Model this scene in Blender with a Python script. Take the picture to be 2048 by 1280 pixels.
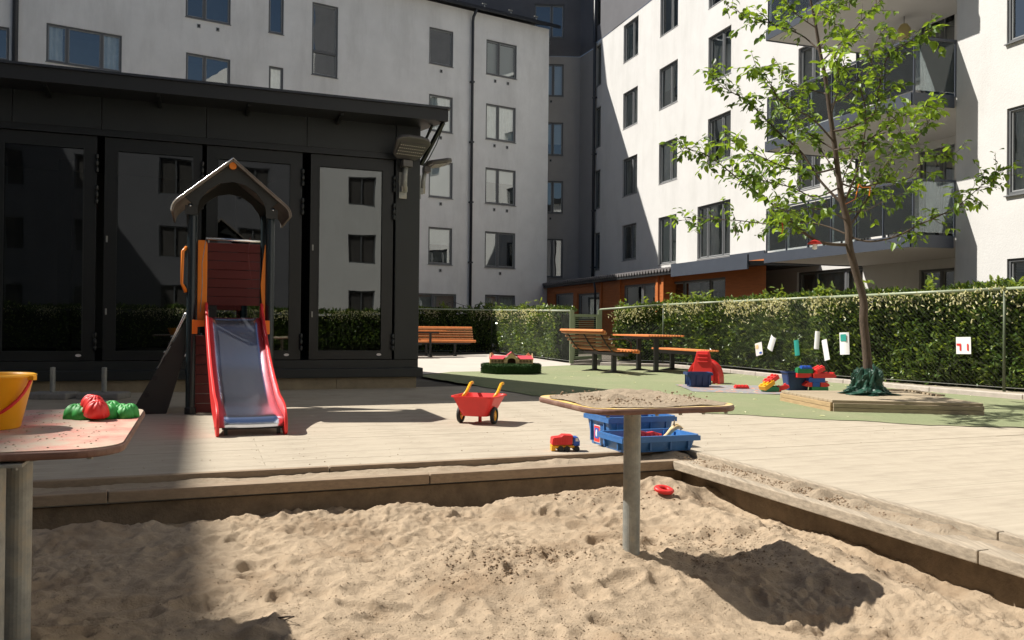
import bpy, math, random
import numpy as np
from mathutils import Vector, Matrix, noise
R = math.radians
random.seed(7); rng = np.random.default_rng(11)
for o in list(bpy.data.objects): bpy.data.objects.remove(o)
sc = bpy.context.scene
C = sc.collection
# ---------------------------------------------------------------- camera
F = 1660.0; EYE = 0.92
cam_d = bpy.data.cameras.new('camera'); cam = bpy.data.objects.new('camera', cam_d); C.objects.link(cam)
cam_d.lens = F/2048*36; cam_d.sensor_width = 36; cam_d.clip_end = 2000; cam_d.clip_start = 0.05
CR = Matrix.Rotation(R(90)+math.atan(10/F), 3, 'X') @ Matrix.Rotation(0.010, 3, 'Z')
cam.rotation_euler = CR.to_euler(); cam.location = (0, 0, EYE); sc.camera = cam
# ---------------------------------------------------------------- light
w = bpy.data.worlds.new('World'); sc.world = w; w.use_nodes = True
nt = w.node_tree; nt.nodes.clear()
sky = nt.nodes.new('ShaderNodeTexSky'); sky.sky_type = 'NISHITA'; sky.sun_disc = False
SUNV = Vector((-0.8, 0.2, 1.0)).normalized()
sky.sun_elevation = math.asin(SUNV.z); sky.sun_rotation = math.atan2(SUNV.x, SUNV.y)
bg = nt.nodes.new('ShaderNodeBackground'); bg.inputs[1].default_value = 0.05*0.86
wo = nt.nodes.new('ShaderNodeOutputWorld')
nt.links.new(sky.outputs[0], bg.inputs[0]); nt.links.new(bg.outputs[0], wo.inputs[0])
sl = bpy.data.lights.new('sun', 'SUN'); sl.energy = 5.0; sl.angle = R(0.53); sl.color = (1, 0.95, 0.87)
so = bpy.data.objects.new('sun', sl); C.objects.link(so); so.location = (-20, 5, 25)
so.rotation_euler = SUNV.to_track_quat('Z', 'Y').to_euler()
sc.view_settings.view_transform = 'Standard'; sc.view_settings.look = 'None'
sc.view_settings.exposure = 0.64; sc.view_settings.gamma = 1
sc.render.engine = 'CYCLES'; sc.cycles.max_bounces = 7; sc.cycles.transparent_max_bounces = 12

# ---------------------------------------------------------------- frames
A_ = math.atan2(0.351, 0.936)
U = Vector((math.cos(A_), math.sin(A_), 0)); V = Vector((-U.y, U.x, 0)); Z = Vector((0, 0, 1))
def ray(px, py): return CR @ Vector(((px-1024)/F, -(py-640)/F, -1))
def gp(px, py, z=0.0):                      # where a sight line meets the level z
    d = ray(px, py); t = (z-EYE)/d.z; return Vector((d.x*t, d.y*t, z))
def dp(px, py, y):                          # point of a sight line at distance y
    d = ray(px, py); t = y/d.y; return Vector((d.x*t, y, EYE+d.z*t))
def uv(u, v, z=0.0): return U*u+V*v+Z*z

# ---------------------------------------------------------------- materials
def mat(name, col, rough=0.7, var=0.0, scale=4.0, bump=0.0, bscale=60.0, metal=0.0, col2=None, spec=0.5, trans=0.0,
        detail=6, stretch=None, coat=0.0, bdist=0.01, sub=0.0, layer=None, streak=False):
    m = bpy.data.materials.new(name); m.use_nodes = True; n = m.node_tree.nodes; l = m.node_tree.links
    b = n['Principled BSDF']; b.inputs['Roughness'].default_value = rough; b.inputs['Metallic'].default_value = metal
    b.inputs['Specular IOR Level'].default_value = spec; b.inputs['Coat Weight'].default_value = coat
    c = (*col, 1); b.inputs['Base Color'].default_value = c
    tc = n.new('ShaderNodeTexCoord'); mp = n.new('ShaderNodeMapping'); l.new(tc.outputs['Object'], mp.inputs[0])
    if stretch: mp.inputs['Scale'].default_value = stretch[:3]
    if stretch and len(stretch) > 3: mp.inputs['Rotation'].default_value = (0, 0, stretch[3])
    last = None
    if var or col2:
        ns = n.new('ShaderNodeTexNoise'); ns.inputs['Scale'].default_value = scale; ns.inputs['Detail'].default_value = detail
        ns.inputs['Roughness'].default_value = 0.65
        l.new(mp.outputs[0], ns.inputs['Vector'])
        rp = n.new('ShaderNodeValToRGB'); l.new(ns.outputs['Fac'], rp.inputs[0])
        rp.color_ramp.elements[0].position = 0.3; rp.color_ramp.elements[1].position = 0.7
        c1 = tuple(x*(1-var) for x in col)+(1,); c2 = (*(col2 if col2 else tuple(min(1, x*(1+var)) for x in col)), 1)
        rp.color_ramp.elements[0].color = c1 if not col2 else c; rp.color_ramp.elements[1].color = c2
        last = rp.outputs[0]
    if layer:                                # (colour, scale, lo, hi, strength): second blotch layer
        n2 = n.new('ShaderNodeTexNoise'); n2.inputs['Scale'].default_value = layer[1]; n2.inputs['Detail'].default_value = 8
        n2.inputs['Roughness'].default_value = 0.7
        if streak:
            m3 = n.new('ShaderNodeMapping'); m3.inputs['Scale'].default_value = (1, 1, .22); l.new(tc.outputs['Object'], m3.inputs[0]); l.new(m3.outputs[0], n2.inputs['Vector'])
        else: l.new(tc.outputs['Object'], n2.inputs['Vector'])
        mr = n.new('ShaderNodeMapRange'); l.new(n2.outputs['Fac'], mr.inputs[0])
        mr.inputs[1].default_value = layer[2]; mr.inputs[2].default_value = layer[3]; mr.inputs[4].default_value = layer[4]
        mx = n.new('ShaderNodeMix'); mx.data_type = 'RGBA'; l.new(mr.outputs[0], mx.inputs[0])
        if last: l.new(last, mx.inputs[6])
        else: mx.inputs[6].default_value = c
        mx.inputs[7].default_value = (*layer[0], 1); last = mx.outputs[2]
    if last: l.new(last, b.inputs['Base Color'])
    if bump:
        nb = n.new('ShaderNodeTexNoise'); nb.inputs['Scale'].default_value = bscale; nb.inputs['Detail'].default_value = 8
        nb.inputs['Roughness'].default_value = 0.7
        l.new(mp.outputs[0], nb.inputs['Vector'])
        bp = n.new('ShaderNodeBump'); bp.inputs['Strength'].default_value = bump; bp.inputs['Distance'].default_value = bdist
        l.new(nb.outputs['Fac'], bp.inputs['Height']); l.new(bp.outputs[0], b.inputs['Normal'])
    if trans:
        out = n['Material Output']; tr = n.new('ShaderNodeBsdfTranslucent'); ms = n.new('ShaderNodeMixShader')
        tr.inputs[0].default_value = (min(1, col[0]*2.4), min(1, col[1]*2.0), col[2]*0.8, 1)
        ms.inputs[0].default_value = trans
        l.new(b.outputs[0], ms.inputs[1]); l.new(tr.outputs[0], ms.inputs[2]); l.new(ms.outputs[0], out.inputs[0])
    return m
def glass(name, tint=(0.75, 0.8, 0.8), base=0.14, ior=1.5, rough=0.0, haze=0.0, hcol=(0.5, 0.55, 0.55), wob=0.0):
    m = bpy.data.materials.new(name); m.use_nodes = True; n = m.node_tree.nodes; l = m.node_tree.links
    n.remove(n['Principled BSDF']); out = n['Material Output']
    t = n.new('ShaderNodeBsdfTransparent'); t.inputs[0].default_value = (*tint, 1)
    g = n.new('ShaderNodeBsdfGlossy'); g.inputs['Roughness'].default_value = rough; g.inputs[0].default_value = (0.95, 1, 1, 1)
    fr = n.new('ShaderNodeFresnel'); fr.inputs[0].default_value = ior
    ad = n.new('ShaderNodeMath'); ad.operation = 'ADD'; ad.inputs[1].default_value = base; ad.use_clamp = True
    l.new(fr.outputs[0], ad.inputs[0])
    ms = n.new('ShaderNodeMixShader'); l.new(ad.outputs[0], ms.inputs[0]); l.new(t.outputs[0], ms.inputs[1]); l.new(g.outputs[0], ms.inputs[2])
    if wob:
        tc = n.new('ShaderNodeTexCoord'); ns = n.new('ShaderNodeTexNoise'); ns.inputs['Scale'].default_value = 0.9; ns.inputs['Detail'].default_value = 1
        bp = n.new('ShaderNodeBump'); bp.inputs['Strength'].default_value = wob; bp.inputs['Distance'].default_value = 0.02
        l.new(tc.outputs['Object'], ns.inputs['Vector']); l.new(ns.outputs['Fac'], bp.inputs['Height']); l.new(bp.outputs[0], g.inputs['Normal'])
    if haze:
        d = n.new('ShaderNodeBsdfDiffuse'); d.inputs[0].default_value = (*hcol, 1); m2 = n.new('ShaderNodeMixShader')
        m2.inputs[0].default_value = haze; l.new(ms.outputs[0], m2.inputs[1]); l.new(d.outputs[0], m2.inputs[2]); l.new(m2.outputs[0], out.inputs[0])
    else: l.new(ms.outputs[0], out.inputs[0])
    return m
M = dict(
 postgreen=mat('dark_green_fence_post', (0.07, 0.09, 0.05), 0.5),
 lining=mat('shaded_sandy_lining', (0.20, 0.15, 0.10), 0.95, 0.3, 9, 0.9, 60),  # sandy boards, with the shade under the overhang put into the colour
 soil=mat('soil', (0.10, 0.085, 0.065), 0.95, 0.3, 3, 0.6, 30),
 sand=mat('sand', (0.43, 0.335, 0.235), 0.95, 0.18, 16, 0.8, 110, bdist=0.015, spec=0.1, layer=((0.27, 0.19, 0.12), 2.0, 0.50, 0.64, 0.7)),
 sand_fine=mat('dry_sand', (0.46, 0.37, 0.27), 0.95, 0.14, 9, 1.0, 90, bdist=0.02, spec=0.1, layer=((0.33, 0.24, 0.16), 5, 0.52, 0.7, 0.6)),
 damp=mat('damp_sand', (0.31, 0.225, 0.15), 0.95, 0.2, 30, 0.8, 120, spec=0.1),
 deck=mat('sanded_deck_boards', (0.43, 0.375, 0.295), 0.9, 0.10, 5, 0.5, 60, stretch=(0.35, 5, 5, -A_), bdist=0.006, spec=0.15, layer=((0.31, 0.265, 0.205), 1.3, 0.46, 0.72, 0.8)),
 concrete=mat('light_concrete', (0.50, 0.455, 0.40), 0.9, 0.07, 2, 0.3, 40, layer=((0.4, 0.36, 0.3), 0.7, 0.5, 0.8, 0.4)),
 kerb=mat('kerb_stone', (0.45, 0.40, 0.35), 0.9, 0.15, 8, 0.5, 60),
 turf=mat('artificial_turf', (0.265, 0.295, 0.165), 0.95, 0.10, 40, 1.0, 300, bdist=0.01, spec=0.15, layer=((0.38, 0.345, 0.23), 0.8, 0.48, 0.78, 0.7)),
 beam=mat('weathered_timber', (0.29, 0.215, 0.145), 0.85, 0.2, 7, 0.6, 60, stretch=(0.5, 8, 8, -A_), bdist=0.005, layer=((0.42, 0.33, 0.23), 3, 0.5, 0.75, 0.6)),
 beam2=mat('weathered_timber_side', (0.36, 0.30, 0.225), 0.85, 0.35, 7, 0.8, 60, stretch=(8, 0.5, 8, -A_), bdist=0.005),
 platform=mat('platform_timber', (0.36, 0.29, 0.20), 0.85, 0.18, 6, 0.5, 60, stretch=(0.5, 8, 8, 0.16), bdist=0.005),
 platside=mat('platform_side_timber', (0.40, 0.28, 0.15), 0.8, 0.18, 6, 0.5, 60, stretch=(1, 1, 8), bdist=0.005),
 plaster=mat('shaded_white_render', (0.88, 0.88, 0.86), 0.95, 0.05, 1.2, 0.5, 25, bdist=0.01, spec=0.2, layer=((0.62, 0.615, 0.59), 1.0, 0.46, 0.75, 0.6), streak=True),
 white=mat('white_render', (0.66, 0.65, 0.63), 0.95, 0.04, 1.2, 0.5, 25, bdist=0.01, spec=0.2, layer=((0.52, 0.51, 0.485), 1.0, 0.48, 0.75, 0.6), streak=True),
 greywall=mat('dark_grey_render', (0.145, 0.145, 0.155), 0.95, 0.08, 1.2, 0.3, 25, spec=0.2),
 midwall=mat('mid_grey_render', (0.40, 0.385, 0.37), 0.95, 0.05, 1.2, 0.3, 25, spec=0.2),
 winframe=mat('grey_window_frame', (0.115, 0.12, 0.125), 0.45, 0.05, 5),
 winlight=mat('pale_grey_window_sash', (0.30, 0.31, 0.31), 0.5),
 sill=mat('window_sill_metal', (0.20, 0.205, 0.21), 0.4, metal=0.3),
 room=mat('room_interior', (0.06, 0.055, 0.05), 0.9, 0.3, 1),
 curtain=mat('curtain_cloth', (0.72, 0.72, 0.68), 0.9, 0.15, 3),
 blind=mat('window_blind', (0.70, 0.71, 0.70), 0.7),
 blindgreen=mat('green_curtain', (0.35, 0.50, 0.45), 0.9),
 pipe=mat('dark_downpipe', (0.03, 0.035, 0.045), 0.4),
 roofmetal=mat('dark_roof_metal', (0.016, 0.018, 0.02), 0.5, 0.1, 3),
 tile=mat('roof_tile', (0.16, 0.15, 0.15), 0.7, 0.15, 8),
 bluegrey=mat('blue_grey_metal', (0.055, 0.065, 0.085), 0.45, 0.08, 3),
 soffit=mat('soffit_render', (0.55, 0.53, 0.50), 0.9),
 pav=mat('pavilion_dark_panel', (0.015, 0.0185, 0.0185), 0.45, 0.12, 2, 0.05, 40),
 pavfr=mat('pavilion_door_frame', (0.009, 0.011, 0.011), 0.4, 0.08, 2),
 pavin=mat('pavilion_interior', (0.02, 0.022, 0.022), 0.9),
 plinth=mat('plinth_stone', (0.30, 0.25, 0.17), 0.9, 0.2, 5, 0.5, 50),
 orange=mat('orange_stained_wood', (0.46, 0.135, 0.03), 0.6, 0.15, 4, 0.2, 40, stretch=(0.6, 0.6, 6), bdist=0.004),
 slat=mat('oiled_orange_slat', (0.62, 0.205, 0.055), 0.5, 0.14, 9, 0.2, 40, bdist=0.003),
 slatback=mat('oiled_slat_shaded', (0.36, 0.17, 0.07), 0.55, 0.18, 9, 0.2, 40, bdist=0.003),  # backrest slats: their shadow is put into this darker brown
 black=mat('black_steel', (0.012, 0.012, 0.014), 0.4),
 green=mat('green_painted_steel', (0.27, 0.33, 0.20), 0.45, 0.06, 5),
 rail=mat('fence_rail_paint', (0.30, 0.34, 0.24), 0.4, 0.06, 5),
 wire=mat('fence_wire', (0.03, 0.04, 0.025), 0.5),
 steel=mat('galvanised_steel', (0.30, 0.31, 0.29), 0.5, 0.25, 18, 0.1, 40, metal=0.35, layer=((0.36, 0.28, 0.18), 9, 0.5, 0.7, 0.6)),
 chrome=mat('brushed_steel_sky_tint', (0.68, 0.75, 0.90), 0.24, 0.06, 30, 0.12, 40, metal=1.0, stretch=(12, 1, 1, -A_), bdist=0.002),  # blue of the reflected sky put into the base colour
 bright=mat('shiny_steel', (0.8, 0.8, 0.8), 0.2, metal=1.0),
 red=mat('red_plastic', (0.70, 0.03, 0.027), 0.45, 0.05, 10, spec=0.5, layer=((0.75, 0.14, 0.11), 14, 0.6, 0.8, 0.4)),
 yellow=mat('yellow_plastic', (0.85, 0.40, 0.01), 0.35, 0.04, 10),
 blue=mat('blue_plastic', (0.035, 0.14, 0.37), 0.4, 0.08, 8, layer=((0.16, 0.30, 0.55), 16, 0.58, 0.75, 0.5)),
 navy=mat('navy_plastic', (0.012, 0.04, 0.14), 0.45, 0.08, 8),
 brickblue=mat('blue_toy_plastic', (0.02, 0.09, 0.42), 0.35),
 grn=mat('green_plastic', (0.03, 0.30, 0.05), 0.55, 0.05, 10),
 brickgreen=mat('dark_green_toy_plastic', (0.015, 0.20, 0.075), 0.35),
 panelred=mat('dark_red_panel_shaded', (0.12, 0.013, 0.012), 0.55, 0.12, 4, 0.1, 30, stretch=(0.5, 0.5, 4)),  # dark red boards, colour deepened further to stand for the tower's shade
 darkgreen=mat('dark_green_post', (0.008, 0.016, 0.02), 0.3, 0.05, 5),
 ply=mat('roof_board_face', (0.20, 0.17, 0.14), 0.7, 0.15, 6),
 roofb=mat('dark_roof_board', (0.025, 0.027, 0.025), 0.5, 0.1, 6),
 orangep=mat('orange_plastic', (0.80, 0.22, 0.015), 0.4),
 tabler=mat('red_table_board', (0.60, 0.13, 0.11), 0.6, 0.08, 4, 0.3, 60, bdist=0.004, layer=((0.47, 0.37, 0.28), 2.6, 0.32, 0.50, 1.0)),
 tabley=mat('yellow_table_board', (0.72, 0.50, 0.16), 0.6, 0.08, 5, layer=((0.52, 0.40, 0.28), 7, 0.45, 0.6, 0.8)),
 edge=mat('table_edge', (0.17, 0.085, 0.06), 0.6, 0.2, 12, layer=((0.36, 0.25, 0.18), 8, 0.5, 0.75, 0.6)),
 rubber=mat('black_tyre', (0.02, 0.02, 0.02), 0.7),
 bark=mat('tree_bark', (0.085, 0.06, 0.042), 0.9, 0.35, 18, 0.9, 50, stretch=(3, 3, 0.7), bdist=0.01),
 leaf=mat('spring_leaf', (0.155, 0.26, 0.035), 0.45, 0.35, 3, trans=0.42),
 leafd=mat('spring_leaf_darker', (0.06, 0.115, 0.025), 0.45, 0.25, 3, trans=0.42),
 laurel=mat('laurel_leaf', (0.075, 0.13, 0.03), 0.24, 0.45, 7, trans=0.12, coat=0.35, layer=((0.035, 0.055, 0.018), 1.6, 0.45, 0.62, 0.75)),
 laurel2=mat('young_laurel_leaf', (0.17, 0.25, 0.06), 0.4, 0.3, 7, trans=0.3),
 spike=mat('pale_blossom_spike', (0.78, 0.74, 0.52), 0.8, 0.15, 9, trans=0.3),
 core=mat('hedge_inner_shade', (0.022, 0.028, 0.012), 0.95, 0.4, 12),  # solid box filling the hedge, its inner shade put into the colour
 moss=mat('pouf_turf', (0.035, 0.085, 0.018), 0.95, 0.3, 30, 0.8, 120),
 toywood=mat('toy_birch', (0.72, 0.52, 0.26), 0.6, 0.08, 8),
 toyroof=mat('toy_roof_red', (0.62, 0.07, 0.09), 0.5),
 hole=mat('toy_dark_opening', (0.10, 0.06, 0.03), 0.9),
 paper=mat('white_paper', (0.80, 0.80, 0.80), 0.35),
 teal=mat('teal_paint_print', (0.03, 0.30, 0.25), 0.4),
 tarp=mat('green_tarpaulin', (0.010, 0.055, 0.035), 0.5, 0.25, 8),
 mat_=mat('printed_play_mat', (0.26, 0.26, 0.27), 0.6, 0.2, 14, layer=((0.65, 0.22, 0.08), 7, 0.56, 0.6, 1.0)),
 lampgrey=mat('lamp_housing', (0.09, 0.085, 0.08), 0.4, 0.05, 6),
 led=mat('led_lens', (0.55, 0.52, 0.45), 0.3),
 cream=mat('lamp_glass_cream', (0.55, 0.45, 0.2), 0.4),
 pink=mat('pink_cloth', (0.7, 0.06, 0.30), 0.8),
 stone=mat('grey_stone', (0.25, 0.24, 0.22), 0.9, 0.2, 12, 0.4, 60),
 stick=mat('sticker_print', (0.75, 0.70, 0.68), 0.4),
)
M['pane'] = glass('window_glass', base=0.20, wob=0.25)
M['pavglass'] = glass('pavilion_glass', (0.5, 0.55, 0.52), 0.10, wob=0.14)
M['balglass'] = glass('balcony_glass', (0.82, 0.86, 0.87), 0.0, haze=0.035, hcol=(0.45, 0.49, 0.5))

# ---------------------------------------------------------------- mesh helpers
class MB:
    def __init__(s): s.v = []; s.f = []; s.m = []
    def quad(s, a, b, c, d, mi=0):
        i = len(s.v); s.v += [tuple(a), tuple(b), tuple(c), tuple(d)]; s.f.append((i, i+1, i+2, i+3)); s.m.append(mi); return s
    def poly(s, pts, mi=0):
        i = len(s.v); s.v += [tuple(p) for p in pts]; s.f.append(tuple(range(i, i+len(pts)))); s.m.append(mi); return s
    def hexa(s, p, mi=0):            # 8 corners: 4 bottom ccw, 4 top ccw
        i = len(s.v); s.v += [tuple(q) for q in p]
        for f in ((3, 2, 1, 0), (4, 5, 6, 7), (0, 1, 5, 4), (1, 2, 6, 5), (2, 3, 7, 6), (3, 0, 4, 7)):
            s.f.append(tuple(i+k for k in f)); s.m.append(mi)
        return s
    def box(s, c, sz, mi=0, ax=None):
        c = Vector(c); x, y, z = ax if ax else (Vector((1, 0, 0)), Vector((0, 1, 0)), Z)
        h = [q/2 for q in sz]; P = []
        for k in (-1, 1):
            for a, b in ((-1, -1), (1, -1), (1, 1), (-1, 1)): P.append(c+x*h[0]*a+y*h[1]*b+z*h[2]*k)
        return s.hexa(P, mi)
    def bar(s, a, b, wd, ht, mi=0, up=Z):
        a = Vector(a); b = Vector(b); d = (b-a); L = d.length; d.normalize(); y = up.cross(d)
        if y.length < 1e-4: y = Vector((0, 1, 0)).cross(d)
        y.normalize(); z = d.cross(y); return s.box((a+b)/2, (L, wd, ht), mi, (d, y, z))
    def tube(s, pts, r, n=8, mi=0, cap=True):
        pts = [Vector(p) for p in pts]; rs = r if hasattr(r, '__len__') else [r]*len(pts); base = len(s.v); ref = None
        for k, p in enumerate(pts):
            t = (pts[min(k+1, len(pts)-1)]-pts[max(k-1, 0)]).normalized()
            if ref is None: ref = t.orthogonal().normalized()
            ref = (ref-t*ref.dot(t)); ref = ref.normalized() if ref.length > 1e-5 else t.orthogonal().normalized()
            b = t.cross(ref)
            for j in range(n):
                a = 2*math.pi*j/n; s.v.append(tuple(p+(ref*math.cos(a)+b*math.sin(a))*rs[k]))
        for k in range(len(pts)-1):
            for j in range(n):
                a = base+k*n+j; b_ = base+k*n+(j+1) % n; s.f.append((a, b_, b_+n, a+n)); s.m.append(mi)
        if cap:
            s.f.append(tuple(base+j for j in reversed(range(n)))); s.m.append(mi)
            e = base+(len(pts)-1)*n; s.f.append(tuple(e+j for j in range(n))); s.m.append(mi)
        return s
    def lathe(s, prof, n=24, c=(0, 0, 0), mi=0, sq=1.0, fn=None):
        base = len(s.v)
        for r, z in prof:
            for j in range(n):
                a = 2*math.pi*j/n; q = r*(fn(a) if fn else 1); s.v.append((c[0]+q*math.cos(a), c[1]+q*math.sin(a)*sq, c[2]+z))
        for k in range(len(prof)-1):
            for j in range(n):
                a = base+k*n+j; b = base+k*n+(j+1) % n; s.f.append((a, b, b+n, a+n)); s.m.append(mi)
        return s
    def prism(s, poly, ax, ay, az, o, t, mi=0, mi2=None):     # 2D outline extruded along az by t
        o = Vector(o); n = len(poly); b = len(s.v)
        for k in (0, t):
            for x, y in poly: s.v.append(tuple(o+ax*x+ay*y+az*k))
        s.f.append(tuple(b+j for j in reversed(range(n)))); s.f.append(tuple(b+n+j for j in range(n))); s.m += [mi, mi]
        for j in range(n):
            s.f.append((b+j, b+(j+1) % n, b+n+(j+1) % n, b+n+j)); s.m.append(mi if mi2 is None else mi2)
        return s
    def mesh(s, name, mats):
        me = bpy.data.meshes.new(name); me.from_pydata(s.v, [], s.f)
        for m in (mats if isinstance(mats, (list, tuple)) else [mats]): me.materials.append(M[m] if isinstance(m, str) else m)
        if any(s.m): me.polygons.foreach_set('material_index', s.m)
        me.update(); return me
    def build(s, name, mats, parent=None, world=False, smooth=False, bevel=0, segs=2, sub=0, flip=False):
        me = s.mesh(name, mats)
        if smooth: me.polygons.foreach_set('use_smooth', [True]*len(me.polygons))
        o = bpy.data.objects.new(name, me); C.objects.link(o)
        if parent:
            o.parent = parent
            if world and parent.parent is None: o.matrix_parent_inverse = Matrix.LocRotScale(parent.location, parent.rotation_euler, parent.scale).inverted()
        if bevel:
            b = o.modifiers.new('bevel', 'BEVEL'); b.width = bevel; b.segments = segs; b.limit_method = 'ANGLE'; b.harden_normals = False
        if sub:
            b = o.modifiers.new('subd', 'SUBSURF'); b.levels = sub; b.render_levels = sub
        return o
def tag(o, label=None, cat=None, group=None, kind=None):
    if label: o['label'] = label
    if cat: o['category'] = cat
    if group: o['group'] = group
    if kind: o['kind'] = kind
    return o
def thing(name, loc, rz=0, label=None, cat=None, group=None):
    o = bpy.data.objects.new(name, None); C.objects.link(o); o.location = loc; o.rotation_euler = (0, 0, rz)
    o.empty_display_size = 0.2
    return tag(o, label, cat, group)
def kids(o): return [c for c in bpy.data.objects if c.parent == o]
def copy_tree(o, parent=None):
    c = o.copy(); C.objects.link(c); c.parent = parent
    if parent is not None: c.matrix_parent_inverse = o.matrix_parent_inverse.copy()
    for ch in kids(o): copy_tree(ch, c)
    return c
def rrect(w, h, r, n=5):
    P = []
    for cx, cy, a0 in ((w/2-r, h/2-r, 0), (-w/2+r, h/2-r, 90), (-w/2+r, -h/2+r, 180), (w/2-r, -h/2+r, 270)):
        for k in range(n+1):
            a = R(a0+90*k/n); P.append((cx+r*math.cos(a), cy+r*math.sin(a)))
    return P
def fbm(x, y, f, octv=4, seed=0, gain=0.5):
    out = np.zeros_like(x); amp = 1.0; tot = 0
    for o in range(octv):
        rg = np.random.default_rng(seed*31+o); tab = rg.random((256, 256))
        X = x*f+rg.random()*50+500; Y = y*f+rg.random()*50+500
        xi = np.floor(X).astype(int); yi = np.floor(Y).astype(int); fx = X-xi; fy = Y-yi
        fx = fx*fx*(3-2*fx); fy = fy*fy*(3-2*fy)
        a = tab[xi % 256, yi % 256]; b = tab[(xi+1) % 256, yi % 256]; c = tab[xi % 256, (yi+1) % 256]; d = tab[(xi+1) % 256, (yi+1) % 256]
        out += amp*((a*(1-fx)+b*fx)*(1-fy)+(c*(1-fx)+d*fx)*fy-0.5); tot += amp; amp *= gain; f *= 2.03
    return out/tot*2
def grid_mesh(name, X, Y, H, m, parent=None, mask=None, smooth=True, world=False):
    nx, ny = X.shape; vs = np.stack([X, Y, H], -1).reshape(-1, 3)
    idx = np.arange(nx*ny).reshape(nx, ny)
    q = np.stack([idx[:-1, :-1], idx[1:, :-1], idx[1:, 1:], idx[:-1, 1:]], -1).reshape(-1, 4)
    if mask is not None: q = q[(mask[:-1, :-1] & mask[1:, :-1] & mask[1:, 1:] & mask[:-1, 1:]).reshape(-1)]
    me = bpy.data.meshes.new(name); me.from_pydata(vs.tolist(), [], q.tolist()); me.materials.append(M[m])
    if smooth: me.polygons.foreach_set('use_smooth', [True]*len(me.polygons))
    o = bpy.data.objects.new(name, me); C.objects.link(o)
    if parent:
        o.parent = parent
        if world and parent.parent is None: o.matrix_parent_inverse = Matrix.LocRotScale(parent.location, parent.rotation_euler, parent.scale).inverted()
    return o
def struct(o): o['kind'] = 'structure'; return o

# ================================================================ SETTING
IU, IV = 3.02, 4.91          # inner corner of the sandbox (frame U,V)
OU, OV = 3.33, 5.24          # outer corner
SU, SV = -4.0, -2.2          # far ends out of frame
b = MB()                     # ground with the pit left open
Bg = 600
for (u0, u1, v0, v1) in ((-Bg, Bg, OV-.03, Bg), (-Bg, Bg, -Bg, SV-.4), (OU-.03, Bg, SV-.4, OV-.03), (-Bg, SU-.4, SV-.4, OV-.03)):
    b.quad(uv(u0, v0, -.03), uv(u1, v0, -.03), uv(u1, v1, -.03), uv(u0, v1, -.03))
struct(b.build('ground', 'soil'))
# deck boards, sand in the joints
dk = struct(MB().quad(uv(OU-.02, SV-1, -.004), uv(12, SV-1, -.004), uv(12, OV, -.004), uv(OU-.02, OV, -.004))
            .quad(uv(-9, OV, -.004), uv(12, OV, -.004), uv(12, 11.9, -.004), uv(-9, 11.9, -.004)).build('deck', 'deck'))
pm = {}
def plank(u0, u1, v, zoff, wd=0.1445):
    L = round(u1-u0, 1)
    if L not in pm:
        me = MB().box((0, 0, -.006), (L-.003, wd, .012)).mesh('deck_plank', 'deck')
        pm[L] = me
    o = bpy.data.objects.new('plank', pm[L]); C.objects.link(o); o.parent = dk
    c = uv((u0+u1)/2, v, zoff); o.location = c; o.rotation_euler = (random.uniform(-.002, .002), 0, A_+random.uniform(-.0006, .0006))
k = 0; v = OV+.10
while v < 9.2:
    st = [(-6.0, -1.3), (-1.3, 3.0), (3.0, 7.0)] if k % 2 else [(-6.0, 0.4), (0.4, 4.6), (4.6, 7.0)]
    for u0, u1 in st: plank(u0, u1, v, random.uniform(-.0005, .0007))
    v += .145; k += 1
v = OV-.06
while v > 0.6:
    for u0, u1 in ([(OU+.03, 6.43)] if k % 2 else [(OU+.03, 4.93), (4.93, 6.43)]): plank(u0, u1, v, random.uniform(-.0005, .0007))
    v -= .145; k += 1
for (u0, u1, v0, v1) in ((-9, -6, OV, 11.9), (7.0, 12, OV, 11.9), (6.43, 12, SV, OV), (-6, 7, 9.2, 11.9)): pass
# concrete path
def sheet(name, pts, z, m): return struct(MB().poly([(p.x, p.y, z) for p in pts]).build(name, m))
path = [gp(700, 760), gp(905, 744), gp(968, 743.5), gp(1069, 735), gp(1140, 731), gp(1142, 727), gp(1060, 715), gp(983, 708), gp(900, 711), gp(800, 712), gp(500, 716)]
sheet('path', path, .001, 'concrete')
strip = [gp(1135, 734), gp(1340, 737), gp(1340, 724), gp(1200, 720), gp(1135, 722)]
# turf
tl = [gp(880, 760), gp(971, 775), gp(1062, 791), gp(1200, 808), gp(1340, 822), gp(1461, 830), gp(1651, 840), gp(1858, 851), gp(2048, 856), gp(2250, 864)]
tu = [gp(2300, 820), gp(2045, 800.5), gp(1858, 784.5), gp(1686, 767.5), gp(1565, 757.5), gp(1461, 746.5), gp(1340, 735), gp(1240, 732), gp(1135, 731), gp(1069, 734), gp(968, 743), gp(903, 744), gp(835, 752)]
# ragged lower edge
lo = []
for i in range(len(tl)-1):
    for k in range(14):
        t = k/14; p = tl[i].lerp(tl[i+1], t); q = noise.noise(p*2.5)*.10+noise.noise(p*9)*.04; lo.append(Vector((p.x, p.y+q, 0)))
lo.append(tl[-1])
sheet('turf', lo+tu, .006, 'turf')
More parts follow.
